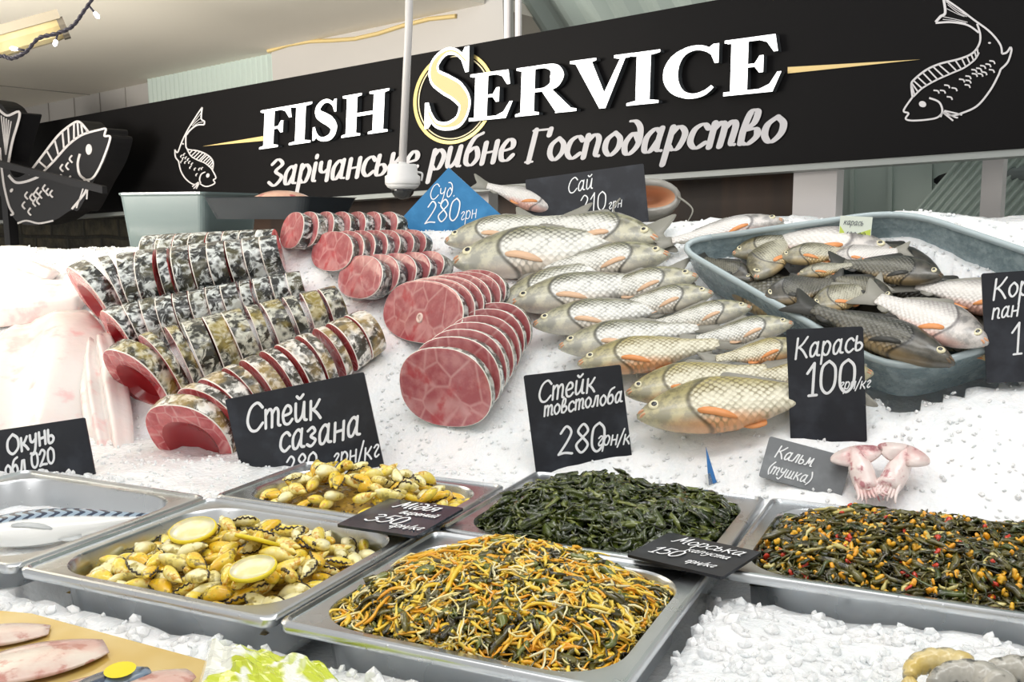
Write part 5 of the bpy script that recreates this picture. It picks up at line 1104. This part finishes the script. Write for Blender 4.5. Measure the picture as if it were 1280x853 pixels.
drawing([(outer3, 12, False), (inner3, 10, False), ([(155, 610), (112, 670), (100, 700), (130, 712), (112, 745), (150, 757), (240, 752), (310, 738), (345, 705)], 11, False), ([(260, 615), (320, 640), (342, 690), (330, 735)], 12, False),
         ([(345, 705), (400, 725), (460, 712), (560, 665), (640, 570), (690, 480), (708, 435)], 12, False), ([(708, 435), (752, 390), (775, 320), (770, 295)], 12, False), ([(770, 295), (745, 330), (716, 338)], 12, False), ([(716, 338), (705, 280), (640, 200), (540, 125), (440, 50), (360, -5)], 12, False),
         ([(350, -5), (360, 80), (330, 105), (300, 140)], 16, False), ([(300, 145), (400, 140), (500, 158), (570, 205)], 12, False), ([(375, 30), (440, 80), (495, 105)], 4, False), ([(370, 55), (430, 85), (480, 105)], 4, False), ([(345, 105), (420, 120), (500, 140)], 4, False), ([(345, 122), (420, 130), (490, 146)], 4, False), ([(365, 10), (430, 60), (500, 100)], 5, False),
         ([(345, 705), (400, 750), (410, 758)], 10, False), ([(350, 700), (420, 735), (440, 738)], 10, False), ([(355, 695), (430, 712), (465, 722)], 10, False)] + teeth(outer3[1:8], inner3[:7], 15) +
        [([(x - 18, y - 8), (x + 8, y - 4), (x + 16, y + 12)], 9, False) for x, y in ((305, 575), (345, 575), (372, 542), (418, 560), (388, 615), (465, 505), (505, 485), (505, 512), (500, 540), (545, 470), (542, 445), (572, 436), (580, 470), (597, 420), (605, 460), (630, 410), (655, 390), (652, 445))],
        'fish_drawing', sb, K3, LINEWHITE, SNF * .002, 1.0, [(218, 654, 23, 19, .3), (638, 270, 9, 6, 0)])
K2 = lambda x, y: sgn(200 + x / 7.11, 130 + y / 7.11, .001)
outer2 = [(235, 270), (232, 340), (245, 400), (330, 415), (400, 440), (450, 475), (476, 520), (470, 585)]
inner2 = [(245, 405), (280, 465), (340, 500), (400, 525), (445, 560), (470, 590)]
drawing([(outer2, 11, False), (inner2, 9, False), ([(470, 590), (500, 655), (478, 675), (490, 705), (440, 730), (400, 732), (360, 710)], 10, False), ([(405, 605), (370, 625), (355, 670), (365, 705)], 10, False), ([(350, 700), (300, 715), (235, 670), (190, 600), (170, 520), (165, 505)], 10, False), ([(165, 505), (140, 470), (135, 405)], 10, False), ([(135, 405), (160, 430), (200, 330), (250, 230), (330, 100), (378, 30)], 10, False),
         ([(378, 30), (370, 130), (398, 155), (395, 185)], 12, False), ([(395, 185), (330, 190), (270, 235), (240, 275)], 12, False), ([(280, 190), (330, 130), (368, 80)], 4, False), ([(290, 195), (335, 150), (370, 125)], 4, False), ([(285, 215), (340, 170), (385, 160)], 4, False), ([(350, 700), (310, 745), (300, 750)], 9, False), ([(350, 705), (325, 755)], 9, False), ([(345, 695), (290, 735)], 9, False)] + teeth(outer2[2:], inner2, 13) +
        [([(x + 6, y - 12), (x - 8, y), (x - 6, y + 12)], 8, False) for x, y in ((220, 450), (195, 465), (235, 480), (210, 485), (255, 495), (195, 515), (230, 520), (265, 520), (290, 535), (275, 565), (315, 580), (355, 580), (378, 575), (330, 630))],
        'fish_drawing', sb, K2, LINEWHITE, SNF * .002, 1.0, [(428, 636, 14, 19, .3), (207, 355, 8, 8, 0)])

# ------------------------------------------------------------ cut-out fish light box hanging in front of the sign's left end
FD = .22
def fx_(x, y, o=0.0): return hit(x / 4.487, 120 + y / 4.487, S0 + SNF * (FD + o), SNF)
lb = empty('fish_sign', fx_(300, 560), 'black cut-out sign with a white outlined fish, in front of the shop sign\'s left end', 'sign')
out = [(-170, 40), (-60, 20), (10, 50), (50, 95), (112, 92), (110, 130), (60, 300), (48, 380), (80, 455), (150, 430), (240, 320), (330, 210), (410, 150), (450, 140), (500, 190), (590, 180), (600, 215), (625, 235), (590, 360), (530, 470), (500, 530), (440, 640), (400, 640), (300, 700), (180, 725), (90, 700), (30, 600), (-60, 470), (-150, 300)]
P = [fx_(*p) for p in spline(out, 4, True)]; MB().prism([p - SNF * .09 for p in P], SNF * .09).build('box', BLACK_EDGE, lb)
outer1 = [(160, 440), (240, 335), (330, 220), (410, 155), (450, 148), (500, 205)]; inner1 = [(215, 455), (300, 370), (380, 280), (450, 225), (500, 205)]
drawing([(outer1, 12, False), (inner1, 12, False), ([(500, 205), (560, 190), (595, 185), (588, 225), (620, 232), (590, 330), (550, 420), (515, 465), (470, 470)], 11, False), ([(450, 325), (438, 380), (448, 440), (480, 470)], 12, False), ([(500, 470), (480, 540), (405, 635)], 12, False), ([(480, 480), (455, 560), (430, 630)], 7, False), ([(495, 480), (488, 580)], 7, False), ([(50, 445), (90, 485), (150, 480), (215, 455)], 14, False),
         ([(-20, 60), (40, 110), (112, 95), (70, 260), (45, 395)], 13, False), ([(0, 290), (20, 480), (50, 610), (75, 660), (60, 668)], 11, False), ([(100, 715), (150, 700), (220, 715), (300, 700)], 10, False)] + [([(8 + k * 14, 110 + k * 8), (22 + k * 7, 230), (34, 330)], 5, False) for k in range(5)] + teeth(outer1, inner1, 10) +
        [([(x + 6, y - 22), (x - 8, y), (x + 8, y + 20)], 9, False) for x, y in ((400, 355), (380, 395), (348, 405), (340, 462), (393, 470), (150, 560), (178, 570), (198, 555), (212, 535), (230, 555), (250, 520), (268, 540), (290, 550), (195, 600), (216, 590), (135, 615), (168, 650))],
        'fish_outline', lb, lambda x, y: fx_(x, y, .0005), LINEWHITE, SNF * .002, 1.0, [(500, 300, 17, 30, 0), (66, 530, 8, 12, .5)])
p, q = hit(-60, 190, S0 + SNF * (FD + .12), SNF), hit(131, 238, S0 + SNF * (FD + .12), SNF)
o = MB().box(p - SUP * .012 - SNF * .01, (q - p), SUP * .026, SNF * .02).build('metal_bar', BLACK_EDGE); tag(o, 'black metal bar crossing in front of the cut-out fish sign', 'bar')
o = MB().box(hit(8, 330, S0 + SNF * (FD - .02), SNF) - SUP * .3, SD * .05, SUP * .62, -SNF * .04).build('metal_post', BLACK_EDGE); tag(o, 'black metal post below the cut-out fish sign by the stone wall', 'post')

# ------------------------------------------------------------ security camera on its drop pole
D_ = 2.35; pc = at(503, 206, D_); s = D_ / F * 1.1
ca = empty('security_camera', pc, 'white dome security camera hanging on a pole in front of the sign', 'camera')
CW = mat('camera_white', (.72, .71, .70), .4); CG = mat('dome_glass', (.05, .05, .05), .05, trans=.6, coat=1, ior=1.4)
MB().tube([pc, at(511, 30, D_), at(513, -140, D_)], 4.4 * s, 12).build('pole', mat('pole_grey', (.55, .53, .52), .4), ca, True)
MB().lathe(pc - V((0, 0, 22 * s)), (0, 0, 1), [(19.5 * s, 0), (19.8 * s, 2 * s), (19.8 * s, 9 * s), (17 * s, 11 * s), (16.5 * s, 20 * s), (15 * s, 22.5 * s), (5 * s, 23 * s), (4 * s, 26 * s)], 32).build('housing', CW, ca, True)
MB().lathe(pc - V((0, 0, 22 * s)), (0, 0, -1), [(19.5 * s, -.5 * s), (17 * s, 3.2 * s), (13.5 * s, 5 * s)], 32).build('collar', CW, ca, True)
dm = MB().lathe(pc - V((0, 0, 26.5 * s)), (0, 0, -1), [(13.2 * s * math.cos(t), 12.5 * s * math.sin(t)) for t in np.linspace(0, PI * .49, 9)], 28).build('dome', CG, ca, True)
MB().lathe(pc - V((0, 0, 30 * s)) + V((-.003, -.012, 0)), (-.3, -.8, -.5), [(4 * s, -2 * s), (4.6 * s, 0), (4.6 * s, 4 * s), (2 * s, 4.6 * s)], 16).build('lens', mat('lens_black', (.01, .01, .01), .1), dm, True)
MB().tube(spline([pc + V((16 * s, 0, -8 * s)), pc + V((22 * s, 0, -10 * s)), pc + V((21 * s, 0, -18 * s))], 5), 1.2 * s, 6).build('cable', CW, ca, True)

# ------------------------------------------------------------ old strip light and the fairy lights, top left
sl = empty('strip_light', ceil(20, 34), 'old yellowed strip light under the ceiling, top left', 'lamp'); D_ = 2.9
A, B = at(-60, 62, D_), at(76, 24, D_ + .1); ax = (B - A).normalized(); dn = V((0, 0, -1)); dn = (dn - ax * dn.dot(ax)).normalized(); sd = ax.cross(dn)
yb_ = m_noise('yellowed_diffuser', [(.50, .40, .20), (.62, .52, .30)], 10, .4, 3, .2); L = (B - A).length
def lproof(w_, h_, k): return [A + ax * k + sd * (w_ * x) + dn * (h_ * y) for x, y in ((-1, 0), (1, 0), (1, .4), (.7, .85), (.3, 1), (-.3, 1), (-.7, .85), (-1, .4))]
MB().loops([lproof(.034, .05, .0), lproof(.036, .055, .02), lproof(.036, .055, L - .03), lproof(.034, .05, L - .005)], 0, True, True).build('diffuser', yb_, sl, False)
MB().box(A - sd * .042 - dn * .022, ax * L, sd * .084, dn * .026).build('housing', mat('lamp_housing', (.36, .32, .25), .5), sl)
MB().loops([lproof(.037, .056, L - .012), lproof(.037, .056, L + .006)], 0, True, True).build('end_cap', mat('lamp_cap', (.16, .14, .11), .5), sl)
for k in (.12, L - .22): MB().tube([A + ax * k - dn * .02, A + ax * k - dn * .4], .003, 6).build('hanging_wire', mat('wire_grey', (.4, .38, .35), .5), sl)
fl_ = empty('fairy_lights', at(60, 50, 2.0), 'dark twisted string of fairy lights in the top left corner', 'fairy lights'); D_ = 2.0
cable = spline([at(x, y, D_) for x, y in ((-40, 76), (0, 70), (14, 73), (32, 65), (48, 48), (70, 42), (90, 33), (104, 15), (118, -6), (130, -30))], 8)
WIRE = mat('dark_cable', (.035, .03, .045), .5); m = MB(); cb = np.array([tuple(c) for c in cable])
for ph in (0, PI): m.tube([V(c) + V((0, 0, .0022 * math.sin(i * 1.1 + ph))) + V((0, .0022 * math.cos(i * 1.1 + ph), 0)) for i, c in enumerate(cb)], .0026, 6)
m.build('cable', WIRE, fl_, True); BULB = mat('lit_bulb', (.9, .9, 1), .2, emit=(.92, .9, 1), estr=6)
for a, b_ in (((32, 63), (12, 60)), ((72, 42), (68, 58)), ((112, 8), (124, 23)), ((2, 70), (-14, 62))):
    p, q = at(*a, D_), at(*b_, D_); d = (q - p); d2 = d.normalized(); e = m_ = MB().tube([p, p + d * .55], .0022, 6).build('socket', WIRE, fl_, True)
    MB().tube([p + d * .5, p + d * .62, p + d * .85, p + d * 1.0], [.0028, .004, .0042, .0012], 10).build('bulb', BULB, fl_, True)

# ------------------------------------------------------------ things at the back: dark tray, clear tub, lamp and box in the right bay
bt = empty('black_tray', at(350, 246, 2.45), 'black tray holding pink fish behind the farthest steaks', 'tray'); c_ = at(352, 274, 2.45)
def tray_loop(k, z, w_=.15, d_=.11): return [c_ + EU * x + EV * y + V((0, 0, z)) for x, y in rrect(w_ * 2 * k, d_ * 2 * k, .02, 5)]
MB().loops([tray_loop(.86, .0), tray_loop(1, .05), tray_loop(1.02, .052), tray_loop(.97, .05), tray_loop(.84, .006)], 0, True, True).build('shell', mat('black_plastic', (.02, .025, .03), .3), bt, False)
ch = MB(); lp = []
for t in np.linspace(0, 1, 11): lp.append([c_ + EU * (-.1 + .2 * t) + EV * (.05 * math.sin(PI * (.1 + .8 * t)) * math.cos(f)) + V((0, 0, .035 + .035 * math.sin(PI * (.1 + .8 * t)) * math.sin(f))) for f in np.linspace(0, 2 * PI, 15)[:-1]])
o = ch.loops(lp, 0, True, True).build('fish_piece', m_noise('dim_pink_fish', [(.55, .3, .22), (.68, .45, .32), (.4, .08, .08)], 18, .3, 4, .4), None, True); tag(o, 'pinkish piece of fish lying in the black tray at the back', 'fish')
gt = empty('clear_tub', at(235, 268, 2.7), 'pale clear plastic tub of ice behind the dark scored carp', 'tub'); c_ = at(240, 312, 2.7)
def gl_loop(k, z): return [c_ + EU * x + EV * y + V((0, 0, z)) for x, y in rrect(.29 * k, .22 * k, .02, 5)]
MB().loops([gl_loop(.9, 0), gl_loop(1, .14), gl_loop(1.03, .145), gl_loop(1.03, .15), gl_loop(.97, .15), gl_loop(.87, .006)], 0, True, True).build('shell', mat('frosted_plastic', (.13, .17, .17), .2, coat=.4), gt, False)
o = MB().loops([gl_loop(.93, .10), gl_loop(.8, .135), gl_loop(.4, .15)], 0, True, True).build('crushed_ice', ICE, None, True); tag(o, 'ice filling the pale tub at the back left', 'ice', kind='stuff')
bl = empty('tube_lamp', at(1240, 222, 3.0), 'dark tube lamp fixed under the roof of the bay at the right', 'lamp'); A, B = at(1176, 226, 3.0), at(1300, 214, 2.75)
MB().tube([A, B], .020, 14).build('tube', mat('dim_tube', (.20, .23, .23), .3), bl, True); MB().tube([A + (A - B).normalized() * .01, A + (B - A).normalized() * .05], .024, 14).build('end_cap', BLACK_EDGE, bl, True); MB().box(A + V((0, 0, .014)), B - A, V((0, .05, 0)), V((0, 0, .016))).build('mount', mat('lamp_mount', (.12, .14, .14), .5), bl)
jb = at(1246, 232, 2.95); o = MB().box(jb - SD * .03 - SUP * .03, SD * .06, SUP * .055, SNF * .035).build('junction_box', mat('box_grey', (.42, .45, .45), .5)); tag(o, 'small grey junction box on the roof of the bay at the right', 'junction box')
import OpenImageIO as oiio,sys,numpy as np
b=oiio.ImageBuf('/workdir/render_main.png');a=b.get_pixels(oiio.UINT8);H,W=a.shape[:2]
for n,x,y in [('ceil',200,60),('ceil2',420,30),('ceilL',90,100),('wallpan',480,60),('sign',640,200),('signR',1060,30),('ice bank',730,450),('iceR',1180,540),('ice front',950,800),('fillet',70,480),('steel rim',420,700),('B4',520,390),('stone',150,280),('corr',260,100),('panwall',1150,780),('post',1015,240)]:
    X,Y=int(x*W/1280),int(y*H/853);print(n,a[Y-2:Y+3,X-2:X+3,:3].reshape(-1,3).mean(0).round())
